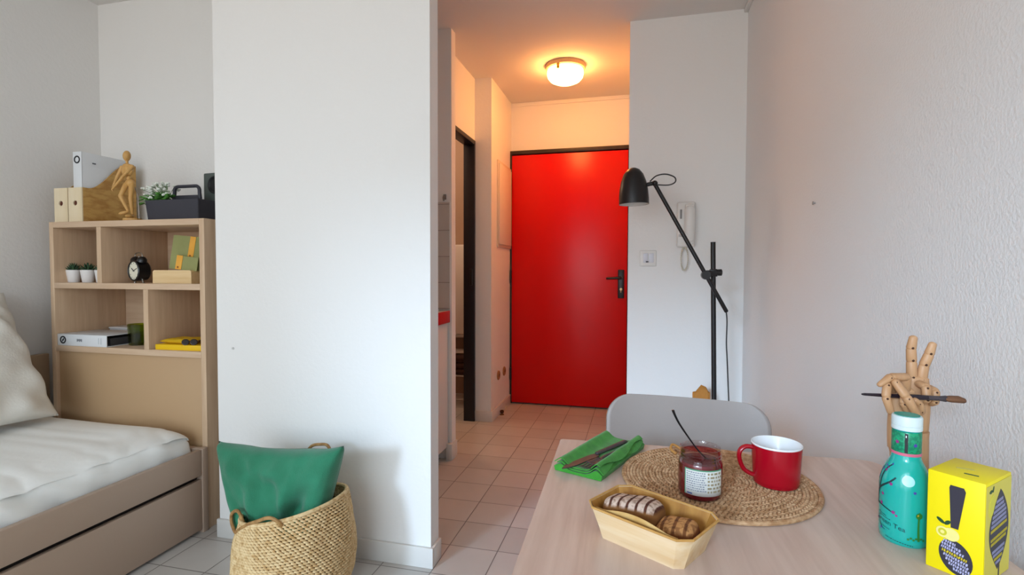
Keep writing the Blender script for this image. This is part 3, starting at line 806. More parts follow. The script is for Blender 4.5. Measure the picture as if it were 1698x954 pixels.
limb('arm', [(mp(-2.190, 1.556), mp(-2.212, 1.516, -0.020), 0.0088, 0.007), (mp(-2.212, 1.516, -0.020), mp(-2.250, 1.470, -0.030), 0.0070, 0.005), (mp(-2.252, 1.468, -0.030), mp(-2.270, 1.452, -0.030), 0.0055, 0.004)])
limb('leg', [(mp(-2.217, 1.474, -0.008), mp(-2.229, 1.424, -0.026), 0.0125, 0.009), (mp(-2.229, 1.422, -0.026), mp(-2.215, 1.362, -0.006), 0.0095, 0.006)])
limb('leg', [(mp(-2.194, 1.474, -0.002), mp(-2.192, 1.414, -0.010), 0.0125, 0.009), (mp(-2.192, 1.412, -0.010), mp(-2.196, 1.348, 0.0), 0.0095, 0.006)])
MB().ell(mp(-2.226, 1.349, -0.016), (0.020, 0.010, 0.008), (0, R(-18), R(40))).out('foot', mw, mn)
MB().ell(mp(-2.200, 1.334, -0.010), (0.012, 0.020, 0.008)).out('foot', mw, mn)

# ---- black carry caddy with plant and speaker
cadm = mat('caddy_charcoal', '#35343d', 0.5)
cx0, cx1, cy0, cy1 = -2.105, -1.822, 1.825, 2.095
cc = ((cx0+cx1)/2, (cy0+cy1)/2)
cdy = thing('storage_caddy', 'charcoal plastic carry caddy with an arched handle at the right of the bookcase top', 'caddy', (cc[0], cc[1], ZB))
hx, hy, hh = (cx1-cx0)/2, (cy1-cy0)/2, 0.088
b = MB()
for sgn in (-1, 1):
    b.prism([(-hx+0.010, sgn*(hy-0.006), 0), (hx-0.006, sgn*(hy-0.006), 0), (hx, sgn*hy, hh), (-hx, sgn*hy, hh)], (0, -sgn*0.004, 0))
    b.prism([(sgn*(hx-0.008), -hy+0.006, 0), (sgn*(hx-0.008), hy-0.006, 0), (sgn*hx, hy, hh), (sgn*hx, -hy, hh)], (-sgn*0.004, 0, 0))
b.bb(-hx+0.008, hx-0.008, -hy+0.006, hy-0.006, 0, 0.004)
b.out('tray', cadm, cdy)
# central wall rising into the handle
b = MB(); hw = 0.068; n = 10; yy = -0.05; ox_ = -0.005
outer = [(-hw-0.02, 0.07), (-hw-0.004, 0.10), (-hw, 0.125)]
for k in range(n+1):
    a = PI - PI/2*k/n; outer.append((-hw+0.02+0.02*math.cos(a), 0.138+0.02*math.sin(a)))
for k in range(n+1):
    a = PI/2 - PI/2*k/n; outer.append((hw-0.02+0.02*math.cos(a), 0.138+0.02*math.sin(a)))
outer += [(hw, 0.125), (hw+0.004, 0.10), (hw+0.02, 0.07)]
b.tube([(x+ox_, yy, z) for x, z in outer[1:-1]], 0.0075, 8)
b.bb(-hw+ox_, hw+ox_, yy-0.004, yy+0.004, 0.004, 0.118)
b.out('handle', cadm, cdy)
fp = thing('flowering_plant', 'white flowering plant with green leaves in the left end of the caddy', 'plant', (-2.062, 1.895, ZB+0.005))
leafm = mat('leaf_green', '#62a046', 0.6, col2='#4a8436', scale=40)
stemm = mat('stem_green', '#5d7d4a', 0.7)
petal = mat('petal_white', '#eef0e6', 0.7)
MB().lathe([(0, 0), (0.026, 0), (0.036, 0.07), (0.034, 0.07), (0.026, 0.06), (0, 0.06)], 24).out('pot', mat('pot_green', '#3f5b45', 0.6), fp)
rnd = random.Random(3)
b = MB()
for k in range(46):
    f = MB()
    a = rnd.uniform(0, 2*PI); rr = rnd.uniform(0.02, 0.095)
    x, y, z = -0.035 + rr*math.cos(a)*1.0, rr*math.sin(a)*0.55, rnd.uniform(0.115, 0.185) - rr*0.25
    b.tube(smooth_path([(0, 0, 0.06), (x*0.4, y*0.4, 0.06+(z-0.06)*0.6), (x, y, z)], 3), 0.0011, 5)
    for q in range(3):
        f.ell((x+rnd.uniform(-.006, .006), y+rnd.uniform(-.005, .005), z+rnd.uniform(-.003, .006)), (0.0062, 0.0062, 0.0050), None, 7, 5)
    f.out('flower', petal, fp)
b.out('stems', stemm, fp)
b = MB()
def leaf(b, base, dirv, L_, w, up=Vector((0, 0, 1)), curl=0.3):
    d = Vector(dirv).normalized(); sd = d.cross(up).normalized(); nn = sd.cross(d)
    rows = []
    for i in range(6):
        t = i/5; ww = w*math.sin(PI*min(0.98, t*0.92+0.06))**0.8
        c = Vector(base) + d*L_*t - nn*(-curl*L_*t*t*-1)
        rows.append([b.bm.verts.new(c - sd*ww), b.bm.verts.new(c - nn*ww*0.25), b.bm.verts.new(c + sd*ww)])
    for i in range(5):
        for j in range(2): b.bm.faces.new((rows[i][j], rows[i][j+1], rows[i+1][j+1], rows[i+1][j]))
for k in range(120):
    a = rnd.uniform(0, 2*PI); el = rnd.uniform(-0.3, 0.9)
    cx_ = rnd.uniform(-0.095, 0.030)
    leaf(b, (cx_, rnd.uniform(-0.04, 0.02), rnd.uniform(0.085, 0.112) - abs(cx_)*0.1), (math.cos(a)-0.3, math.sin(a)*0.8-0.2, el), rnd.uniform(0.022, 0.040), 0.011, curl=0.25)
lo_ = b.out('leaves', leafm, fp); solid(lo_, 0.0006)
spk = thing('speaker', 'small dark grey box speaker with a round cone standing in the caddy', 'speaker', (-1.885, 2.015, ZB+0.005), R(-6))
MB().bb(-0.055, 0.055, -0.045, 0.045, 0, 0.222, 0.006).out('body', mat('speaker_body', '#4c5652', 0.5), spk)
MB().lathe([(0, 0.001), (0.012, 0.004), (0.03, 0.0), (0.036, 0.006), (0.040, 0.006), (0.040, 0.0)], 28, M=Matrix.Translation((0.018, -0.045, 0.165)) @ Matrix.Rotation(PI/2, 4, 'X')).out('cone', mat('speaker_cone', '#191a1c', 0.5), spk)
MB().tube([(0.045, 0, 0.222), (0.045, 0, 0.262)], 0.006, 10).out('stub_antenna', blk, spk)

# ================================================================== IN THE SHELVES
Z2, Z1 = 1.037, 0.750
potw = mat('pot_white', '#efecea', 0.35)
succ = mat('succulent_green', '#3d5c3a', 0.6, col2='#2c4630', scale=60)
def succulent(x, y, label):
    t = thing('potted_succulent', label, 'plant', (x, y, Z2), rnd.uniform(0, 3), 'small potted succulents')
    MB().lathe([(0, 0), (0.021, 0), (0.0225, 0.002), (0.030, 0.056), (0.0285, 0.058), (0.026, 0.054), (0, 0.052)], 28).out('pot', potw, t)
    b = MB()
    for ring, (n, el, L_) in enumerate(((9, 25, 0.034), (8, 45, 0.036), (6, 65, 0.036), (3, 82, 0.036))):
        for k in range(n):
            a = 2*PI*(k+0.5*ring)/n; e = R(el+rnd.uniform(-6, 6))
            d = Vector((math.cos(a)*math.cos(e), math.sin(a)*math.cos(e), math.sin(e)))
            p = Vector((0, 0, 0.050))
            b.tube([p, p+d*L_*0.45, p+d*L_*0.8+Vector((0, 0, 0.002)), p+d*L_*1.05+Vector((0, 0, 0.005))], [0.0055, 0.0062, 0.0038, 0.0006], 7, True, 0.6)
    b.out('rosette', succ, t)
succulent(-2.576, 1.865, 'potted succulent in a white pot on the upper left shelf, leftmost')
succulent(-2.497, 1.870, 'potted succulent in a white pot on the upper left shelf, middle one')
succulent(-2.425, 1.880, 'potted succulent in a white pot half hidden by the shelf divider')

# ---- twin bell alarm clock
ck = thing('alarm_clock', 'small black twin-bell alarm clock with a cream face on the upper shelf', 'clock', (-2.205, 1.875, Z2), R(-14))
ckb = mat('clock_black', '#121214', 0.3, spec=0.6)
CX = Matrix.Translation((0, 0, 0.055)) @ Matrix.Rotation(PI/2, 4, 'X')
MB().lathe([(0, -0.034), (0.036, -0.034), (0.044, -0.026), (0.047, 0.0), (0.047, 0.022), (0.043, 0.026), (0.0405, 0.024), (0.0405, 0.019), (0, 0.019)], 40, M=CX).out('case', ckb, ck)
face = MB().lathe([(0, 0.0195), (0.0402, 0.0195), (0.0402, 0.0205), (0, 0.0205)], 40, M=CX).out('dial', mat('dial_cream', '#ece7d2', 0.5), ck)
def hand(a, L_, w):
    a = R(a); d = Vector((math.sin(a), 0, math.cos(a)))
    c = Vector((0, -0.0225, 0.055))
    return MB().tube([c - d*0.006, c + d*L_], w, 6)
hand(-58, 0.021, 0.0015).out('hour_hand', ink, face); hand(68, 0.029, 0.0012).out('minute_hand', ink, face)
b = MB()
for k in range(12):
    a = 2*PI*k/12; b.box((0.034*math.sin(a), -0.0208, 0.055+0.034*math.cos(a)), (0.0022, 0.0008, 0.0055), (0, a, 0))
b.out('hour_marks', mat('dial_grey', '#6d6a60', 0.6), face)
for sx in (-1, 1):
    M_ = Matrix.Translation((sx*0.026, 0.0, 0.098)) @ Matrix.Rotation(sx*R(24), 4, 'Y')
    MB().lathe([(0.0, 0.022), (0.010, 0.020), (0.018, 0.012), (0.0205, 0.0), (0.019, 0.0), (0.0, 0.012)], 24, M=M_).out('bell', ckb, ck)
    MB().tube([(sx*0.024, 0.0, 0.045-0.025), (sx*0.033, 0.0, 0.004), (sx*0.034, 0.0, 0.0)], [0.005, 0.004, 0.0055], 10).out('foot', mat('clock_steel', '#a9a6a0', 0.25, metal=0.9), ck)
MB().tube(smooth_path([(-0.030, 0, 0.118), (-0.026, 0, 0.132), (0, 0, 0.137), (0.026, 0, 0.132), (0.030, 0, 0.118)], 6), 0.0022, 8).out('carry_handle', mat('clock_steel', '#a9a6a0', 0.25, metal=0.9), ck)
MB().tube([(0, 0, 0.100), (0, 0, 0.122)], 0.0018, 8).ell((0, 0, 0.118), (0.005, 0.003, 0.004), None, 8, 6).out('hammer', mat('clock_steel', '#a9a6a0', 0.25, metal=0.9), ck)

# ---- wooden card holder with green cards
hb_ = thing('card_holder', 'pale wooden block holding olive green cards on the upper shelf', 'stand', (-1.972, 1.853, Z2))
pine = wood_mat('pale_pine', '#eed0a0', '#dfbb84', 'X', 7, 0.5, 0.45)
b = MB(); prof = []
for cxx, czz, a0 in ((0.092, 0.047, 0), (-0.092, 0.047, 90)):
    for k in range(6):
        a = R(a0+18*k); prof.append((cxx+0.011*math.cos(a), czz+0.011*math.sin(a)))
prof = [(0.103, 0.0)] + prof + [(-0.103, 0.0)]
b.prism([(x, -0.025, z) for x, z in prof], (0, 0.05, 0)); b.out('block', pine, hb_, ang=50)
olive = mat('card_olive', '#9a9a63', 0.8, col2='#8d8f5a', scale=8)
tagm = mat('tag_orange', '#f0b04a', 0.7, col2='#e6a038', scale=12)
def card(label, x, y, w, h, lean, tx, tw_, th_, tz):
    t = thing('green_card', label, 'card', (x, y, Z2+0.0585), 0, 'olive cards in the wooden block')
    t.rotation_euler = (R(lean), R(5), 0)
    c_ = MB().prism([(-w/2, 0, 0), (w/2, 0, 0), (w/2, 0, h), (-w/2, 0, h)], (0, 0.0025, 0)).out('card', olive, t)
    tg = MB().box((tx, -0.0012, tz), (tw_, 0.0015, th_), (0, R(1), 0), 0.0005).out('orange_tag', tagm, t)
    MB().tube([(tx-0.002, -0.0025, tz-th_/2+0.010), (tx-0.002, -0.0036, tz-th_/2+0.010)], 0.004, 10).out('rivet', mat('rivet_brown', '#8a4e1c', 0.5), tg)
card('large olive green card with an orange tag, the rear one in the wooden block', -1.935, 1.866, 0.185, 0.150, -6, 0.014, 0.030, 0.095, 0.102)
card('small olive green card with an orange tag, the front one in the wooden block', -1.922, 1.846, 0.125, 0.060, -6, -0.034, 0.032, 0.062, 0.031)

# ---- green glass mug
gm = thing('glass_mug', 'dark olive green glass mug beside the binder on the lower shelf', 'mug', (-2.245, 1.905, Z1))
gg = glass_mat('green_glass', '#c8d264', 0.05)
MB().lathe([(0, 0), (0.038, 0), (0.041, 0.003), (0.0455, 0.095), (0.0435, 0.0965), (0.0415, 0.095), (0.037, 0.010), (0, 0.008)], 36).out('cup', gg, gm)
MB().tube(smooth_path([(0.042, -0.005, 0.078), (0.062, -0.008, 0.080), (0.072, -0.01, 0.055), (0.060, -0.008, 0.028), (0.040, -0.005, 0.022)], 6), 0.005, 10).out('handle', gg, gm)

# ---- yellow notebooks and sunglasses
yel = mat('yellow_cover', '#f2c40e', 0.5)
n1 = thing('notebook', 'yellow notebook lying open-edge forward on the lower right shelf, bottom one', 'notebook', (-1.918, 1.885, Z1), R(3), 'yellow notebooks')
MB().bb(-0.125, 0.118, -0.075, 0.09, 0, 0.0025, 0.001).bb(-0.125, 0.118, -0.075, 0.09, 0.0205, 0.023, 0.001).bb(-0.125, 0.118, -0.0765, -0.073, 0, 0.023, 0.001).out('cover', yel, n1)
MB().bb(-0.12, 0.114, -0.072, 0.086, 0.003, 0.020).out('pages', page, n1)
b = MB()
def cl_fn(sg):
    def fn(u, v):
        x = (2*u-1); y = 2*v-1
        e = max(0, 1-abs(x)**4)*max(0, 1-abs(y)**4)
        return (x*0.085, y*0.055, 0.012 + sg*0.011*e**0.5 + (0.004*nz((x*2, y*2, 0), 1.5, 2) if sg > 0 else 0)*e)
    return fn
b.surf(cl_fn(1), 24, 20); b.surf(cl_fn(-1), 24, 20)
bmesh.ops.remove_doubles(b.bm, verts=b.bm.verts, dist=1e-4)
pc = b.out('zip_pouch', mat('yellow_cloth', '#e2b512', 0.85, bump=0.1, bscale=200), None, (-1.952, 1.875, Z1+0.0225), ang=70)
tag(pc, 'soft yellow pouch lying on top of the yellow notebook', 'pouch')
sgl = thing('sunglasses', 'dark brown sunglasses lying at the right end of the yellow notebook', 'glasses', (-1.872, 1.822, Z1+0.0235), R(20))
dk = mat('dark_brown_plastic', '#2a1714', 0.25)
for sx in (-1, 1):
    MB().tube([(sx*0.017+0.014*math.cos(a), -0.008, 0.013+0.0115*math.sin(a)) for a in [2*PI*k/18 for k in range(18)]], 0.0022, 7, closed=True).out('rim', dk, sgl)
    MB().tube([(sx*0.031, -0.007, 0.018), (sx*0.029, 0.03, 0.017), (sx*0.010, 0.034, 0.004)], 0.0018, 7).out('temple', dk, sgl)
    MB().lathe([(0, 0), (0.0125, 0), (0.0125, 0.001), (0, 0.001)], 18, M=Matrix.Translation((sx*0.017, -0.008, 0.013)) @ Matrix.Rotation(PI/2, 4, 'X')).out('lens', mat('dark_lens_glass', '#1d100e', 0.35, spec=0.3), sgl)
MB().tube([(-0.004, -0.008, 0.017), (0.004, -0.008, 0.017)], 0.002, 7).out('bridge', dk, sgl)
# ================================================================== ON THE TABLE
# ---- round woven placemat
rattan = mat('placemat_straw', '#d2ab84', 0.8, col2='#a87d55', scale=110, lo=0.36, hi=0.64)
PMC = Vector((0.139, 0.985, ZT)); PMR = 0.163
pm = thing('placemat', 'round braided straw placemat under the jam jar and the red mug', 'placemat', PMC)
b = MB(); step = 0.0058; rr = 0.005; k = 0
rn = random.Random(5)
while rr < PMR:
    n = max(5, int(2*PI*rr/0.0078))
    for j in range(n):
        a = 2*PI*(j+0.5*(k % 2))/n
        M = Matrix.Translation((rr*math.cos(a), rr*math.sin(a), 0.0042+rn.uniform(-.0004, .0004))) @ Matrix.Rotation(a+PI/2+(0.55 if k % 2 else -0.55), 4, 'Z') @ Matrix.Diagonal((0.0052, 0.0027, 0.0032, 1))
        b.ball(M)
    rr += step; k += 1
b.out('braid', rattan, pm, ang=70)
MB().lathe([(0, 0.0005), (PMR-0.003, 0.0005), (PMR-0.003, 0.0030), (0, 0.0030)], 60).out('backing', mat('placemat_dark', '#8d6238', 0.9), pm)
MB().tube([((PMR+0.001)*math.cos(a), (PMR+0.001)*math.sin(a), 0.004) for a in [2*PI*q/90 for q in range(90)]], 0.0036, 8, closed=True).out('edge_cord', rattan, pm)
MB().tube(smooth_path([(-0.062, 0.108, 0.008), (-0.072, 0.116, 0.014), (-0.068, 0.128, 0.020), (-0.054, 0.126, 0.014), (-0.052, 0.116, 0.008)], 5), 0.0028, 8).out('hanging_loop', mat('loop_tan', '#b98343', 0.7), pm)
ZM = ZT + 0.0080

# ---- jam jar
jj = thing('jam_jar', 'open glass jar of dark red jam with a pale printed label on the placemat', 'jar', (0.102, 0.904, ZM))
clear = glass_mat('jar_glass', '#f3ecec', 0.03)
jp = [(0.0, 0.0), (0.0315, 0.0), (0.0345, 0.003), (0.0350, 0.008), (0.0350, 0.055), (0.0345, 0.0585), (0.0325, 0.0615), (0.0322, 0.064), (0.0338, 0.0652), (0.0322, 0.0665), (0.0320, 0.0695), (0.0336, 0.0706), (0.0320, 0.0720), (0.0318, 0.0785), (0.0325, 0.0800), (0.0312, 0.0808), (0.0302, 0.0795), (0.0302, 0.072)]
MB().lathe(jp, 48, cap1=False).out('glass', clear, jj)
jam = mat('jam_red', '#66071a', 0.12, col2='#780c20', scale=60, spec=0.7)
MB().lathe([(0, 0.0015), (0.031, 0.0015), (0.0344, 0.008), (0.0344, 0.0545), (0.0330, 0.058), (0.024, 0.0565), (0.010, 0.0585), (0, 0.057)], 40).out('jam', jam, jj, ang=60)
MB().lathe([(0.0312, 0.060), (0.0306, 0.0715)], 40, cap0=False, cap1=False).out('jam_smear', glass_mat('jam_film', '#c9707c', 0.2), jj)
labm = mat('label_pale', '#dcdcd6', 0.55)
th0 = math.atan2(-0.904, -0.102)
def jarpt(dth, z, e=0.0): return ((0.0353+e)*math.cos(th0+dth), (0.0353+e)*math.sin(th0+dth), z)
lb_ = MB(); lb_.surf(lambda u, v: jarpt(-0.72+1.86*u, 0.010+0.042*v), 30, 4); lo2 = lb_.out('label', labm, jj); solid(lo2, 0.0003)
b = MB(); b.surf(lambda u, v: jarpt(-0.72+1.86*u, 0.0505+0.002*v, 0.0003), 30, 2); b.surf(lambda u, v: jarpt(-0.72+0.05*u, 0.010+0.042*v, 0.0003), 3, 4)
b.out('label_edge', mat('label_green', '#5c9a78', 0.5), lo2)
# illegible small print rendered as fine bars
b = MB(); rn = random.Random(11)
for row in range(9):
    z = 0.0465 - row*0.0036; a = -0.62
    while a < 0.20:
        w_ = rn.uniform(0.03, 0.10)
        b.surf(lambda u, v, a=a, w_=w_, z=z: jarpt(a+w_*u, z+0.0018*v, 0.0004), 3, 2); a += w_+0.03
b.out('fine_print', mat('print_label_grey', '#868a96', 0.6), lo2)
b = MB()
for row in range(6):
    z = 0.045 - row*0.0058; a = 0.33
    while a < 1.02:
        w_ = rn.uniform(0.05, 0.20)
        b.surf(lambda u, v, a=a, w_=w_, z=z: jarpt(a+w_*u, z+0.0032*v, 0.0004), 3, 2); a += w_+0.06
b.out('side_print', mat('print_label_tan', '#9c9072', 0.6), lo2)
b = MB(); b.surf(lambda u, v: jarpt(-0.58+0.24*u, 0.0118+0.002*v, 0.0004), 6, 2); b.out('blue_line', mat('print_blue', '#3d4d84', 0.6), lo2)

# ---- spoon in the jar
spm = mat('dark_steel', '#2b292d', 0.3, metal=0.75)
sx0, sy0, sz0 = 0.102, 0.904, ZM
path = smooth_path([(0.012, 0.008, 0.0565), (0.000, 0.006, 0.068), (-0.014, 0.003, 0.086), (-0.034, -0.002, 0.116), (-0.043, -0.004, 0.134), (-0.045, -0.004, 0.140)], 5)
rs = [0.0024+0.0016*min(1, max(0, (i/len(path))-0.35)*2) for i in range(len(path))]; rs[-1] = 0.001
so_ = thing('spoon', 'dark steel teaspoon standing in the open jam jar', 'spoon', (sx0, sy0, sz0))
MB().tube(path, rs, 10, True, 0.55).out('handle', spm, so_)
MB().ell((0.016, 0.009, 0.0535), (0.010, 0.008, 0.003), (0, R(40), R(30)), 16, 10).out('bowl', spm, so_)

# ---- red mug
MGC = Vector((0.237, 0.984, ZM))
mg = thing('mug', 'red enamel-look mug with a white inside standing on the placemat', 'mug', MGC)
mred = mat('mug_red', '#aa081e', 0.22, spec=0.6)
MB().lathe([(0, 0), (0.0345, 0), (0.0365, 0.002), (0.0375, 0.010), (0.0405, 0.0675), (0.0405, 0.0685)], 56, cap1=False).out('outside', mred, mg)
MB().lathe([(0.0405, 0.0685), (0.0412, 0.0700), (0.0408, 0.0716), (0.0398, 0.0718), (0.0388, 0.0705), (0.0355, 0.010), (0.032, 0.005), (0, 0.004)], 56, cap0=False).out('inside', mat('mug_white', '#f0f2f4', 0.2, spec=0.6), mg)
d_ = Vector((-0.955, -0.09, 0)); d_.normalize()
hp = [d_*0.0385 + Vector((0, 0, 0.062)), d_*0.052 + Vector((0, 0, 0.0625)), d_*0.0610 + Vector((0, 0, 0.054)), d_*0.0615 + Vector((0, 0, 0.040)), d_*0.055 + Vector((0, 0, 0.024)), d_*0.0450 + Vector((0, 0, 0.016)), d_*0.0360 + Vector((0, 0, 0.013))]
MB().tube(smooth_path(hp, 6), 0.0052, 12, True, 0.75).out('handle', mred, mg)

# ---- green napkin with knife and fork
NPC = Vector((-0.070, 1.049, ZT)); NR = R(69)
napm = mat('napkin_green', '#3f9a2f', 0.95, col2='#348a28', scale=60, bump=0.2, bscale=500, sheen=0.2)
npk = thing('napkin', 'folded bright green cloth napkin under the dark cutlery', 'napkin', NPC, NR)
NL, NW = 0.212, 0.100
def nap_layer(zb, t, grow, seed, ridge):
    b = MB()
    def top(x, y):
        s0 = 0.5
        # x along the long side, y across: rolled edges on both long sides
        r1 = math.exp(-((y+NW/2-0.012)/0.012)**2); r2 = math.exp(-((y-NW/2+0.014)/0.013)**2)
        return zb + t + ridge*(0.020*r1 + 0.016*r2) + 0.0010*nz((x*20, y*20, s0), 1.2, s0)
    def fn(u, v):
        a = v*2
        x = (u-0.5)*NL*grow
        wob = 0.004*math.sin(x*40+seed*2)*(1 if seed else 0)
        if a <= 1:
            y = (a-0.5)*NW*grow + wob; return (x, y, top(x, y))
        y = (1.5-a)*NW*grow + wob
        return (x, y, (top(x, y)-t if seed else 0.0006))
    b.surf(fn, 50, 80, wv=True)
    bmesh.ops.holes_fill(b.bm, edges=[e for e in b.bm.edges if e.is_boundary])
    return b
nap_layer(0.0, 0.006, 1.0, 0.0, 0.55).out('lower_fold', napm, npk, ang=60)
nap_layer(0.0074, 0.0022, 0.985, 1.3, 0.65).out('middle_fold', napm, npk, ang=60)
nap_layer(0.0112, 0.0020, 0.965, 2.6, 0.78).out('upper_fold', napm, npk, ang=60)
cutm = mat('dark_cutlery', '#4a4043', 0.42, metal=0.15)
ZN = ZT + 0.0145
kn = thing('knife', 'dark steel table knife lying along the left of the green napkin', 'knife', (-0.078, 1.030, ZN), R(58))
b = MB()
outl = []
for k in range(17):
    t = k/16; x = -0.108 + 0.10*t; outl.append((x, -0.009*min(1, (t*3.2)**0.6 if t > 0 else 0), 0))
outl += [(0.0, -0.0055, 0), (0.0, 0.0045, 0), (-0.02, 0.0075, 0), (-0.09, 0.0075, 0)]
b.prism(outl, (0, 0, 0.0016)); b.out('blade', cutm, kn)
MB().caps((0.0, 0, 0.003), (0.098, 0, 0.004), 0.0050, 0.0062, 12, 0.55).out('handle', cutm, kn)
fk = thing('fork', 'dark steel fork lying beside the knife on the green napkin', 'fork', (-0.050, 1.028, ZN+0.001), R(62))
b = MB()
b.tube(smooth_path([(-0.040, 0, 0.004), (-0.020, 0, 0.006), (0.0, 0, 0.005), (0.05, 0, 0.004), (0.098, 0, 0.003)], 5), [0.004]*5+[0.0032]*5+[0.0034]*5+[0.0048]*6, 10, True, 0.5)
b.out('handle', cutm, fk)
b = MB(); b.surf(lambda u, v: (-0.040-0.030*u, (v-0.5)*2*0.0125*(0.35+0.65*min(1, u*1.6)**0.7), 0.005-0.0035*math.sin(u*PI*0.8)+0.004*abs(v-0.5)), 10, 7)
hd = b.out('head', cutm, fk); solid(hd, 0.0016)
for q in (-1.5, -0.5, 0.5, 1.5):
    MB().tube([(-0.068, q*0.0066, 0.003), (-0.085, q*0.0064, 0.002), (-0.100, q*0.006, 0.005)], [0.0019, 0.0018, 0.0010], 8, True, 0.6).out('tine', cutm, fk)

# ---- wooden tray with bread
TRC = Vector((0.020, 0.741, ZT)); TRR = R(-31)
tr = thing('bread_tray', 'thin poplar wood tray with cut corners holding bread at the front of the table', 'tray', TRC, TRR)
pop = wood_mat('poplar_veneer', '#ecd6b3', '#d8b07c', 'X', 7, 0.5, 0.55)
def octo(L_, W_, c, z):
    x, y = L_/2, W_/2
    return [(-x+c, -y, z), (x-c, -y, z), (x, -y+c, z), (x, y-c, z), (x-c, y, z), (-x+c, y, z), (-x, y-c, z), (-x, -y+c, z)]
b = MB()
lv = [octo(0.128, 0.080, 0.010, 0.0), octo(0.134, 0.084, 0.011, 0.010), octo(0.158, 0.104, 0.015, 0.045)]
rings = [[b.bm.verts.new(p) for p in r] for r in lv]
b.bm.faces.new(list(reversed(rings[0])))
for A, B in zip(rings, rings[1:]):
    for j in range(8): b.bm.faces.new((A[j], A[(j+1) % 8], B[(j+1) % 8], B[j]))
to = b.out('shell', pop, tr, ang=20); solid(to, 0.0016, -1)
rim_p = octo(0.158, 0.104, 0.015, 0.045)
MB().tube(rim_p, 0.0017, 8, closed=True).out('rim', wood_mat('poplar_rim', '#d9ac63', '#b98440', 'X', 7, 0.5, 0.5), tr)
b = MB(); b.surf(lambda u, v: (-0.062+0.125*u, -0.0365-0.0095*v, 0.014+(0.031+0.008*math.sin(PI*min(1, max(0, u*1.3-0.15))))*v), 24, 6)
pp = b.out('paper_liner', mat('baking_paper', '#d8b474', 0.7, col2='#c79a55', scale=30), tr); solid(pp, 0.0006)
b = MB()
lv2 = [octo(0.122, 0.074, 0.010, 0.0030), octo(0.129, 0.079, 0.011, 0.011), octo(0.1545, 0.1005, 0.015, 0.0445)]
rings = [[b.bm.verts.new(p) for p in r] for r in lv2]
b.bm.faces.new(rings[0])
for A, B in zip(rings, rings[1:]):
    for j in range(8): b.bm.faces.new((A[j], A[(j+1) % 8], B[(j+1) % 8], B[j]))
b.out('inner_lining', wood_mat('poplar_golden', '#cf9748', '#9c6426', 'Z', 7, 0.5, 0.6), tr, ang=20)
# bread
def bread_mat(name, top, stripe, crust, freq):
    m = mat(name, top, 0.85)
    nt = m.node_tree; N = nt.nodes; L = nt.links; bs = N['Principled BSDF']
    tc = N.new('ShaderNodeTexCoord'); sp = N.new('ShaderNodeSeparateXYZ'); L.new(tc.outputs['Object'], sp.inputs[0])
    wv = N.new('ShaderNodeTexWave'); wv.inputs['Scale'].default_value = freq; wv.inputs['Distortion'].default_value = 1.6; wv.inputs['Detail'].default_value = 2
    wv.bands_direction = 'X'
    L.new(tc.outputs['Object'], wv.inputs['Vector'])
    r1 = N.new('ShaderNodeValToRGB'); r1.color_ramp.elements[0].position = 0.10; r1.color_ramp.elements[0].color = lin(stripe); r1.color_ramp.elements[1].position = 0.26; r1.color_ramp.elements[1].color = lin(top)
    L.new(wv.outputs['Fac'], r1.inputs['Fac'])
    ns = N.new('ShaderNodeTexNoise'); ns.inputs['Scale'].default_value = 160; ns.inputs['Detail'].default_value = 5; L.new(tc.outputs['Object'], ns.inputs['Vector'])
    r2 = N.new('ShaderNodeValToRGB'); r2.color_ramp.elements[0].position = 0.40; r2.color_ramp.elements[0].color = lin(crust); r2.color_ramp.elements[1].position = 0.52; r2.color_ramp.elements[1].color = (1, 1, 1, 1)
    L.new(ns.outputs['Fac'], r2.inputs['Fac'])
    mx = N.new('ShaderNodeMix'); mx.data_type = 'RGBA'; mx.blend_type = 'MULTIPLY'; mx.inputs[0].default_value = 0.55
    L.new(r1.outputs['Color'], mx.inputs[6]); L.new(r2.outputs['Color'], mx.inputs[7])
    # floury top, plain crust on the sides
    gz = N.new('ShaderNodeNewGeometry'); sg = N.new('ShaderNodeSeparateXYZ'); L.new(tc.outputs['Normal'], sg.inputs[0])
    mr = N.new('ShaderNodeMapRange'); mr.inputs[1].default_value = 0.25; mr.inputs[2].default_value = 0.5; L.new(sg.outputs['Z'], mr.inputs[0])
    m2 = N.new('ShaderNodeMix'); m2.data_type = 'RGBA'; m2.inputs[6].default_value = lin(crust)
    L.new(mr.outputs[0], m2.inputs[0]); L.new(mx.outputs[2], m2.inputs[7]); L.new(m2.outputs[2], bs.inputs['Base Color'])
    bp = N.new('ShaderNodeBump'); bp.inputs['Strength'].default_value = 0.4; bp.inputs['Distance'].default_value = 0.003
    L.new(wv.outputs['Fac'], bp.inputs['Height']); L.new(bp.outputs['Normal'], bs.inputs['Normal'])
    return m
def loaf(w, d, h, seed, flat=2.6):
    b = MB()
    def fn(u, v):
        a = 2*PI*u; p = PI*(v-0.5)
        def se(c, e): return math.copysign(abs(c)**e, c)
        x = se(math.cos(p), 0.45)*se(math.cos(a), 0.5)*w/2; y = se(math.cos(p), 0.45)*se(math.sin(a), 0.5)*d/2; z = se(math.sin(p), 0.7)*h/2
        k = 1 + 0.06*nz((x*40, y*40, z*40), 1, seed)
        return (x*k, y*k, z*k + h/2)
    b.surf(fn, 44, 26, wu=True)
    bmesh.ops.remove_doubles(b.bm, verts=b.bm.verts, dist=1e-5)
    return b
b1 = loaf(0.084, 0.060, 0.046, 2).out('bread_piece', bread_mat('bread_floury', '#d9c0ae', '#5a3020', '#8a5a2c', 24), None, ang=75)
b1.rotation_euler = (R(-8), R(-4), R(-20)); b1.location = (-0.004, 0.754, ZT+0.0065)
tag(b1, 'piece of floury bread with dark slash stripes in the left of the wooden tray', 'bread', 'bread pieces in the wooden tray')
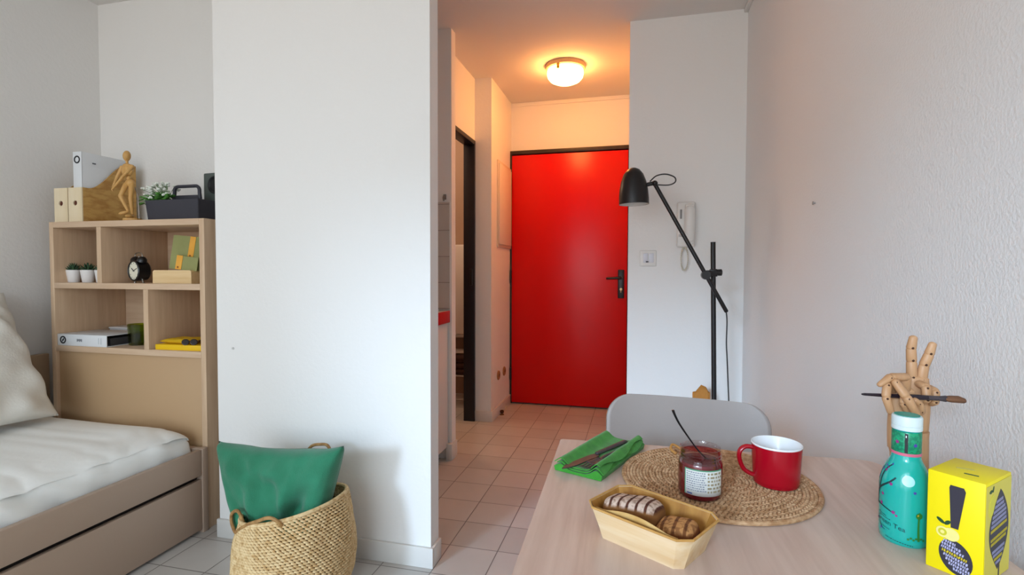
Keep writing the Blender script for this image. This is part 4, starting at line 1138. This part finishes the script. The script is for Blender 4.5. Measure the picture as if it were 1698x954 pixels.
b2 = loaf(0.054, 0.046, 0.032, 6).out('bread_piece', bread_mat('bread_brown', '#c08a52', '#7a4a24', '#7a451d', 20), None, ang=75)
b2.rotation_euler = (R(4), R(-8), R(-20)); b2.location = (0.056, 0.718, ZT+0.0125)
tag(b2, 'browner crusty piece of bread at the right end of the wooden tray', 'bread', 'bread pieces in the wooden tray')

# ---- turquoise bottle
BTC = Vector((0.369, 0.836, ZT))
bt_ = thing('tea_bottle', 'turquoise tea bottle with a blossom branch and white cap near the wall', 'bottle', BTC)
bprof = [(0.0, 0.0), (0.026, 0.0), (0.0295, 0.004), (0.0302, 0.012), (0.0302, 0.078), (0.0298, 0.085), (0.027, 0.097), (0.0225, 0.108), (0.0188, 0.115), (0.0172, 0.120), (0.0170, 0.127), (0.0170, 0.156), (0.0150, 0.158), (0.0150, 0.172), (0.0, 0.172)]
teal = mat('bottle_teal', '#12ada0', 0.14, spec=0.6, coat=0.3)
MB().lathe(bprof, 56).out('body', teal, bt_)
def rad(z):
    for (r0, z0), (r1, z1) in zip(bprof[1:], bprof[2:]):
        if z0 <= z <= z1 and z1 > z0: return r0+(r1-r0)*(z-z0)/(z1-z0)
    return 0.015
thb = math.atan2(-0.836, -0.369)
def bpn(dx, z, e=0.0004):
    """point on the bottle's skin, dx = sideways angle from the front in radians"""
    r = rad(z)+e; return Vector((r*math.cos(thb+dx), r*math.sin(thb+dx), z))
# neck sleeve and bands
MB().lathe([(0.0172, 0.1275), (0.0174, 0.128), (0.0174, 0.156), (0.0168, 0.157)], 40, cap0=False, cap1=False).out('neck_sleeve', mat('sleeve_green', '#0f7a58', 0.3, col2='#1a9a6c', scale=260, lo=0.45, hi=0.55), bt_)
MB().lathe([(0.0170, 0.1235), (0.0178, 0.1240), (0.0178, 0.1272), (0.0172, 0.1278)], 40, cap0=False, cap1=False).out('pink_band', mat('band_pink', '#d46a84', 0.4), bt_)
cap = MB().lathe([(0.0172, 0.1585), (0.0180, 0.159), (0.0180, 0.164), (0.0174, 0.1646), (0.0180, 0.1652), (0.0180, 0.176), (0.0172, 0.178), (0.0150, 0.1785)], 48, cap0=False, cap1=True).out('cap', mat('cap_white', '#d3e0e0', 0.35), bt_)
MB().lathe([(0, 0.1784), (0.0150, 0.1784), (0.0150, 0.1792), (0, 0.1792)], 36).out('cap_disc', mat('cap_teal', '#1f9a8c', 0.4), cap)
prt = mat('print_dark_green', '#0e3a3c', 0.5); mag = mat('print_magenta', '#9c2c7c', 0.5); vio = mat('print_violet', '#4b3f9e', 0.5); grn = mat('print_leaf', '#2e7a2c', 0.5)
def strip(b, pts, w):
    """thin printed stroke on the skin"""
    P = [bpn(x, z) for x, z in pts]
    rows = []
    for i, p in enumerate(P):
        t = (P[min(i+1, len(P)-1)]-P[max(i-1, 0)]).normalized(); nrm = Vector((p.x, p.y, 0)).normalized(); sd = t.cross(nrm)
        ww = w*(1-0.5*i/len(P))
        rows.append((b.bm.verts.new(p-sd*ww), b.bm.verts.new(p+sd*ww)))
    for A, B in zip(rows, rows[1:]): b.bm.faces.new((A[0], A[1], B[1], B[0]))
def dens(pts, k=6):
    return [(p.x, p.y) for p in smooth_path([(x, z, 0) for x, z in pts], k)]
def dot(b, x, z, r, n=10, star=True):
    c = b.bm.verts.new(bpn(x, z, 0.0007)); ring = []
    for k in range(n):
        a = 2*PI*k/n; rr_ = r*(1 if (k % 2 or not star) else 0.6); ring.append(b.bm.verts.new(bpn(x + rr_*math.cos(a)/max(rad(z), 0.01), z+rr_*math.sin(a), 0.0006)))
    for k in range(n): b.bm.faces.new((c, ring[k], ring[(k+1) % n]))
b = MB()
strip(b, dens([(-1.45, 0.046), (-1.40, 0.058), (-1.25, 0.070), (-0.95, 0.078), (-0.62, 0.086), (-0.38, 0.094)]), 0.0019)
strip(b, dens([(-1.28, 0.068), (-1.16, 0.080), (-1.10, 0.092), (-0.95, 0.103), (-0.72, 0.109)]), 0.0015)
strip(b, dens([(-1.38, 0.060), (-1.40, 0.078), (-1.36, 0.094), (-1.28, 0.104)]), 0.0014)
strip(b, dens([(-1.42, 0.050), (-1.10, 0.0495), (-0.72, 0.0475), (-0.40, 0.044)]), 0.0013)
strip(b, dens([(-1.30, 0.030), (-1.05, 0.020), (-0.80, 0.016)]), 0.0007)
b.out('printed_branch', prt, bt_)
b = MB()
for x, z, r in ((-0.95, 0.100, .0022), (-0.55, 0.084, .0028), (-0.95, 0.066, .0026), (-1.02, 0.0525, .0030), (-0.42, 0.0455, .0030), (-0.30, 0.042, .0020), (-1.35, 0.027, .0022), (-0.88, 0.104, .0016)): dot(b, x, z, r)
for x, z, r in ((-0.62, 0.142, .0030),): dot(b, x, z, r)
b.out('printed_blossoms', mag, bt_)
b = MB()
for x, z, r in ((-1.22, 0.100, .0018), (-1.35, 0.088, .0018), (-1.05, 0.106, .0018), (-1.0, 0.017, .0022), (0.62, 0.140, .0032), (-0.70, 0.110, .0015), (0.36, 0.0785, .0024)): dot(b, x, z, r)
b.out('printed_buds', vio, bt_)
b = MB(); b.surf(lambda u, v: bpn(-0.10+0.20*u, 0.1285+0.027*v, 0.0012), 6, 4); b.out('black_stripe', ink, bt_)
b = MB(); b.surf(lambda u, v: bpn(-0.05+0.06*u, 0.150+0.003*v, 0.0016), 4, 3); b.out('stripe_tip', bind_w, bt_)
b = MB(); dot(b, 0.12, 0.093, 0.0072, 24, False); b.out('pale_disc', mat('print_pale', '#a9dfe0', 0.3), bt_)
b = MB(); strip(b, dens([(0.55, 0.012), (0.53, 0.03), (0.55, 0.046), (0.57, 0.052)]), 0.0016); dot(b, 0.55, 0.047, 0.0042, 16, False)
for k in range(7): dot(b, 0.15+0.1*k, 0.0135+0.002*(k % 2), 0.0020)
b.out('printed_plant', grn, bt_)
b = MB(); dot(b, 0.53, 0.048, 0.0018, 10, False); b.out('plant_flower', mat('print_yellow', '#d2a52c', 0.5), bt_)
# lettering wrapped round the body
def wrap_text(body, size, x0, z0, slope, m, name):
    o = text_mesh(body, size, name, m, bt_, 0.0)
    for v in o.data.vertices:
        dx = x0 + v.co.x/0.0302; z = z0 + v.co.y + slope*v.co.x
        p = bpn(dx, z, 0.0006); v.co = p
    return o
wrap_text('Green Tea', 0.0092, -0.62, 0.0280, -0.16, prt, 'lettering')
b = MB()
for (zz, a0, a1) in ((0.0385, -1.25, -0.75), (0.0355, -1.2, -0.6), (0.0215, -1.15, -0.55), (0.0085, -0.75, 0.35)):
    a = a0; rn = random.Random(int(zz*1e4))
    while a < a1:
        w_ = rn.uniform(0.03, 0.08); z_ = zz-0.004*(a-a0)
        strip(b, [(a, z_), (a+w_, z_)], 0.0006); a += w_+0.03
b.out('fine_print', prt, bt_)

# ---- yellow tea box
YBC = Vector((0.4136, 0.7767, ZT)); YBR = R(-46)
yb = thing('tea_box', 'bright yellow cardboard tea box with a big exclamation mark, at the front right', 'box', YBC, YBR)
ycard = mat('box_yellow', '#f7e000', 0.45)
yside = mat('box_yellow_side', '#d9c94f', 0.5)
bw, bdp, bh = 0.058, 0.080, 0.126
MB().bb(-bw/2, bw/2, -bdp/2, bdp/2, 0, bh, 0.0012).out('carton', ycard, yb)
fy = -bdp/2-0.0003
dark = mat('print_charcoal', '#35323d', 0.5); lav = mat('print_lavender', '#b9b6d8', 0.5); lem = mat('print_lemon', '#f3e58a', 0.5); lem2 = mat('print_lemon_rind', '#cfc628', 0.5); olv = mat('print_olive', '#b9a516', 0.5)
side = MB().prism([(bw/2+0.0002, -bdp/2+0.001, 0.001), (bw/2+0.0002, bdp/2-0.001, 0.001), (bw/2+0.0002, bdp/2-0.001, bh-0.004), (bw/2+0.0002, -bdp/2+0.001, bh-0.004)], (0.0003, 0, 0)).out('side_panel_print', yside, yb)
def fp_(pts): return [(x, fy, z) for x, z in pts]
def poly(name, pts, m, parent=yb, dy=-0.0003, off=0.0):
    return MB().prism([(x, fy-off, z) for x, z in pts], (0, dy, 0)).out(name, m, parent)
bar = [(-0.0060, 0.1100), (-0.0050, 0.1135), (0.0085, 0.1135), (0.0105, 0.1090), (0.0040, 0.0600), (-0.0035, 0.0600)]
fr_ = poly('exclamation_bar', bar, dark)
def ellipse(cx, cz, rx, rz, rot=0, n=32, point=0.0):
    out = []
    for k in range(n):
        a = 2*PI*k/n; x, z = rx*math.cos(a), rz*math.sin(a)
        out.append((cx + x*math.cos(rot)-z*math.sin(rot), cz + x*math.sin(rot)+z*math.cos(rot)))
    return out
EC = (0.0020, 0.0240); ER = R(20)
poly('dark_oval', ellipse(EC[0], EC[1], 0.0165, 0.0215, ER), dark)
poly('lemon_bloom', ellipse(-0.0030, 0.0510, 0.0085, 0.0080), lem, off=0.0003)
poly('lemon_slice', ellipse(-0.0115, 0.0515, 0.0068, 0.0068), lem, off=0.0006)
poly('lemon_ring', ellipse(-0.0115, 0.0515, 0.0045, 0.0045), lem2, off=0.0009)
poly('lemon_core', ellipse(-0.0115, 0.0515, 0.0022, 0.0022), lem, off=0.0012)
leafg = mat('print_leaf_dark', '#1f4a24', 0.5)
poly('printed_leaf', ellipse(-0.0140, 0.0650, 0.0050, 0.0021, R(-35)), leafg); poly('printed_leaf', ellipse(-0.0070, 0.0645, 0.0040, 0.0022, R(45)), leafg)
# the small hand lettering inside the ovals, too small to read
rn = random.Random(21)
b = MB(); b2_ = MB()
for row in range(8):
    t = 0.0165 - row*0.0046; hwid = 0.0135*math.sqrt(max(0, 1-(t/0.0195)**2)); a = -hwid
    tgt = b2_ if row == 3 else b
    while a < hwid-0.002:
        w_ = rn.uniform(0.0015, 0.0032); w_ = min(w_, hwid-a)
        x = a + w_/2; z = t
        ca, sa = math.cos(ER*0.6), math.sin(ER*0.6)
        X = EC[0] + x*ca + z*math.sin(ER)*-1; Z = EC[1] + z - x*0.18
        tgt.box((X, fy-0.0005, Z), (w_*0.62, 0.0003, 0.0032), (0, rn.uniform(-0.25, 0.25)+0.18, 0)); a += w_
b.out('hand_lettering', lav, yb); b2_.out('yellow_lettering', mat('print_gold', '#d8c020', 0.5), yb)
# side leaf shape
sx_ = bw/2+0.0006
def spoly(name, pts, m, off=0.0, p=side):
    return MB().prism([(sx_+off, y, z) for y, z in pts], (0.0003, 0, 0)).out(name, m, p)
lf = []
for k in range(25):
    t = k/24; lf.append((0.002+0.030*math.sin(PI*t)**0.8*1.0+0.004*(t-0.5), 0.012+0.100*t))
for k in range(25):
    t = 1-k/24; lf.append((0.002-0.030*math.sin(PI*t)**1.0+0.004*(t-0.5), 0.012+0.100*t))
spoly('side_leaf', lf, dark)
spoly('side_stem', [(0.003, 0.002), (0.006, 0.002), (0.007, 0.016), (0.004, 0.016)], dark)
slate = mat('print_slate', '#8e8ca8', 0.5)
for row in range(15):
    z = 0.022 + row*0.0055; t = (z-0.012)/0.100; hwid = 0.0265*math.sin(PI*t)**0.9; a = -hwid
    if row in (4, 7): continue
    tgt = MB()
    while a < hwid-0.003:
        w_ = min(rn.uniform(0.002, 0.0045), hwid-a)
        tgt.box((sx_+0.0004, 0.002+a+w_/2, z+0.10*(a)), (0.0003, w_*0.65, 0.0036)); a += w_
    tgt.out('side_text_line', olv if row in (1, 5, 6, 8) else slate, side)
spoly('side_lemon', ellipse(-0.022, 0.096, 0.008, 0.014, R(-20)), mat('print_lemon_side', '#d8cf3a', 0.5), 0.0)
spoly('side_leaflet', ellipse(-0.026, 0.114, 0.0045, 0.002, R(10)), leafg); spoly('side_leaflet', ellipse(-0.019, 0.116, 0.004, 0.0016, R(70)), leafg)
MB().box((0.008, -0.018, bh+0.0003), (0.014, 0.003, 0.0004), (0, 0, 0.2)).out('top_mark', leafg, yb)
MB().box((-0.004, 0.0, bh+0.0003), (0.018, 0.006, 0.0003), (0, 0, 0.5)).out('top_patch', mat('patch_yellow', '#d9c83c', 0.3), yb)  # flat patch on the box top, duller yellow than the carton

# ---- wooden hands
hwd = wood_mat('hand_wood', '#cb9d74', '#b3845a', 'Z', 7, 0.45, 0.45)
hwd2 = mat('hand_joint', '#4a2f22', 0.6)
def seg(b, j, a, c, ra, rb, pin=True, flat=0.85):
    b.caps(a, c, ra, rb, 12, flat)
    if pin: j.ell(a, (ra*0.42, ra*1.12, ra*0.42), None, 8, 6)
def wood_finger(parent, pts, rs, name='finger'):
    b = MB(); j = MB()
    for i in range(len(pts)-1):
        a, c = Vector(pts[i]), Vector(pts[i+1]); d = (c-a)
        seg(b, j, a + d*0.08, a + d*0.90, rs[i], rs[i+1])
    f = b.out(name, hwd, parent); j.out('joint_pin', hwd2, f); return f
# hand with two raised fingers
HA = Vector((0.434, 0.957, ZT))
ha = thing('wooden_hand', 'tall jointed wooden hand with two fingers raised in a V against the wall', 'hand', HA)
def A_(x, y, z): return (x-HA.x, y-HA.y, z-ZT)
MB().lathe([(0, 0), (0.0225, 0), (0.023, 0.003), (0.022, 0.010), (0.021, 0.013), (0.0200, 0.03), (0.0185, 0.08), (0.0180, 0.115), (0.0185, 0.125), (0, 0.128)], 32).out('wrist', hwd, ha)
b = MB(); b.surf(lambda u, v: (0.0005+(0.0165+0.0035*math.sin(v*PI*0.9)-0.003*v)*math.copysign(abs(math.cos(2*PI*u))**0.6, math.cos(2*PI*u))*(1 if 0.02 < v < 0.98 else 0.7), 0.0105*math.copysign(abs(math.sin(2*PI*u))**0.7, math.sin(2*PI*u))*(1 if 0.02 < v < 0.98 else 0.6), 0.122+0.092*v), 28, 24, wu=True)
bmesh.ops.holes_fill(b.bm, edges=[e for e in b.bm.edges if e.is_boundary])
b.out('palm', hwd, ha, ang=60)
wood_finger(ha, [A_(0.4265, 0.955, 0.924), A_(0.4255, 0.955, 0.952), A_(0.4240, 0.954, 0.972), A_(0.4265, 0.953, 0.9915)], [0.0078, 0.0075, 0.0072, 0.0060])
wood_finger(ha, [A_(0.4395, 0.955, 0.922), A_(0.4430, 0.955, 0.946), A_(0.4490, 0.954, 0.964), A_(0.4535, 0.953, 0.982)], [0.0080, 0.0076, 0.0072, 0.0058])
wood_finger(ha, [A_(0.432, 0.945, 0.918), A_(0.434, 0.928, 0.917), A_(0.434, 0.924, 0.898), A_(0.433, 0.936, 0.890)], [0.0068, 0.0066, 0.0062, 0.0052])
wood_finger(ha, [A_(0.446, 0.947, 0.912), A_(0.448, 0.931, 0.910), A_(0.447, 0.928, 0.894), A_(0.446, 0.938, 0.888)], [0.0064, 0.0062, 0.0056, 0.0048])
wood_finger(ha, [A_(0.416, 0.950, 0.872), A_(0.412, 0.936, 0.884), A_(0.420, 0.926, 0.895), A_(0.428, 0.925, 0.899)], [0.0076, 0.0072, 0.0064, 0.0054], 'thumb')
# hand holding the brush
HB = Vector((0.398, 0.925, ZT))
hb2 = thing('wooden_hand', 'shorter jointed wooden hand with bent fingers gripping a paintbrush behind the bottle', 'hand', HB)
def B_(x, y, z): return (x-HB.x, y-HB.y, z-ZT)
MB().lathe([(0, 0), (0.021, 0), (0.022, 0.003), (0.021, 0.010), (0.015, 0.013), (0.0125, 0.03), (0.0115, 0.075), (0.0115, 0.095), (0.0130, 0.102), (0, 0.105)], 32).out('wrist', hwd, hb2)
b = MB(); b.surf(lambda u, v: (0.004*v+0.0145*math.copysign(abs(math.cos(2*PI*u))**0.6, math.cos(2*PI*u))*(1+0.22*math.sin(PI*v))*(1 if 0.03 < v < 0.97 else 0.7), 0.0090*math.copysign(abs(math.sin(2*PI*u))**0.7, math.sin(2*PI*u))*(1 if 0.03 < v < 0.97 else 0.6), 0.100+0.100*v), 28, 24, wu=True)
bmesh.ops.holes_fill(b.bm, edges=[e for e in b.bm.edges if e.is_boundary])
b.out('palm', hwd, hb2, ang=60)
wood_finger(hb2, [B_(0.402, 0.922, 0.908), B_(0.400, 0.912, 0.9335), B_(0.3745, 0.900, 0.9350), B_(0.3560, 0.896, 0.9210)], [0.0078, 0.0074, 0.0068, 0.0044])
wood_finger(hb2, [B_(0.392, 0.920, 0.914), B_(0.378, 0.898, 0.930), B_(0.390, 0.888, 0.908), B_(0.4055, 0.888, 0.880)], [0.0072, 0.0070, 0.0076, 0.0066])
wood_finger(hb2, [B_(0.386, 0.920, 0.910), B_(0.370, 0.900, 0.924), B_(0.3655, 0.893, 0.905), B_(0.374, 0.895, 0.880)], [0.0066, 0.0064, 0.0062, 0.0052])
wood_finger(hb2, [B_(0.400, 0.920, 0.900), B_(0.394, 0.900, 0.912), B_(0.390, 0.896, 0.896), B_(0.398, 0.902, 0.882)], [0.0062, 0.0060, 0.0056, 0.0048])
wood_finger(hb2, [B_(0.408, 0.920, 0.862), B_(0.418, 0.908, 0.882), B_(0.412, 0.900, 0.896), B_(0.405, 0.898, 0.902)], [0.0074, 0.0070, 0.0062, 0.0050], 'thumb')
# paintbrush
pb = thing('paintbrush', 'dark paintbrush with a brown bristle tip held crosswise by the wooden hand', 'brush', (0.395, 0.906, 0.9045))
bdir = Vector((0.128, 0.022, -0.0050)).normalized()
def PBp(t): return bdir*t
MB().tube([PBp(-0.062), PBp(-0.058), PBp(-0.02), PBp(0.02), PBp(0.036)], [0.0012, 0.0020, 0.0030, 0.0042, 0.0036], 12).out('handle', mat('brush_black', '#241a22', 0.3), pb)
MB().tube([PBp(0.034), PBp(0.050), PBp(0.060)], [0.0037, 0.0036, 0.0050], 12).out('ferrule', mat('brush_ferrule', '#5e565a', 0.25, metal=0.8), pb)
MB().tube([PBp(0.058), PBp(0.068), PBp(0.078), PBp(0.086)+Vector((0, 0, -0.0015)), PBp(0.089)+Vector((0, 0, -0.003))], [0.0050, 0.0074, 0.0078, 0.0058, 0.002], 12, True, 0.7).out('bristles', mat('bristle_brown', '#7a5238', 0.85, col2='#5c3b26', scale=200, stretch=(0.1, 1, 1)), pb)
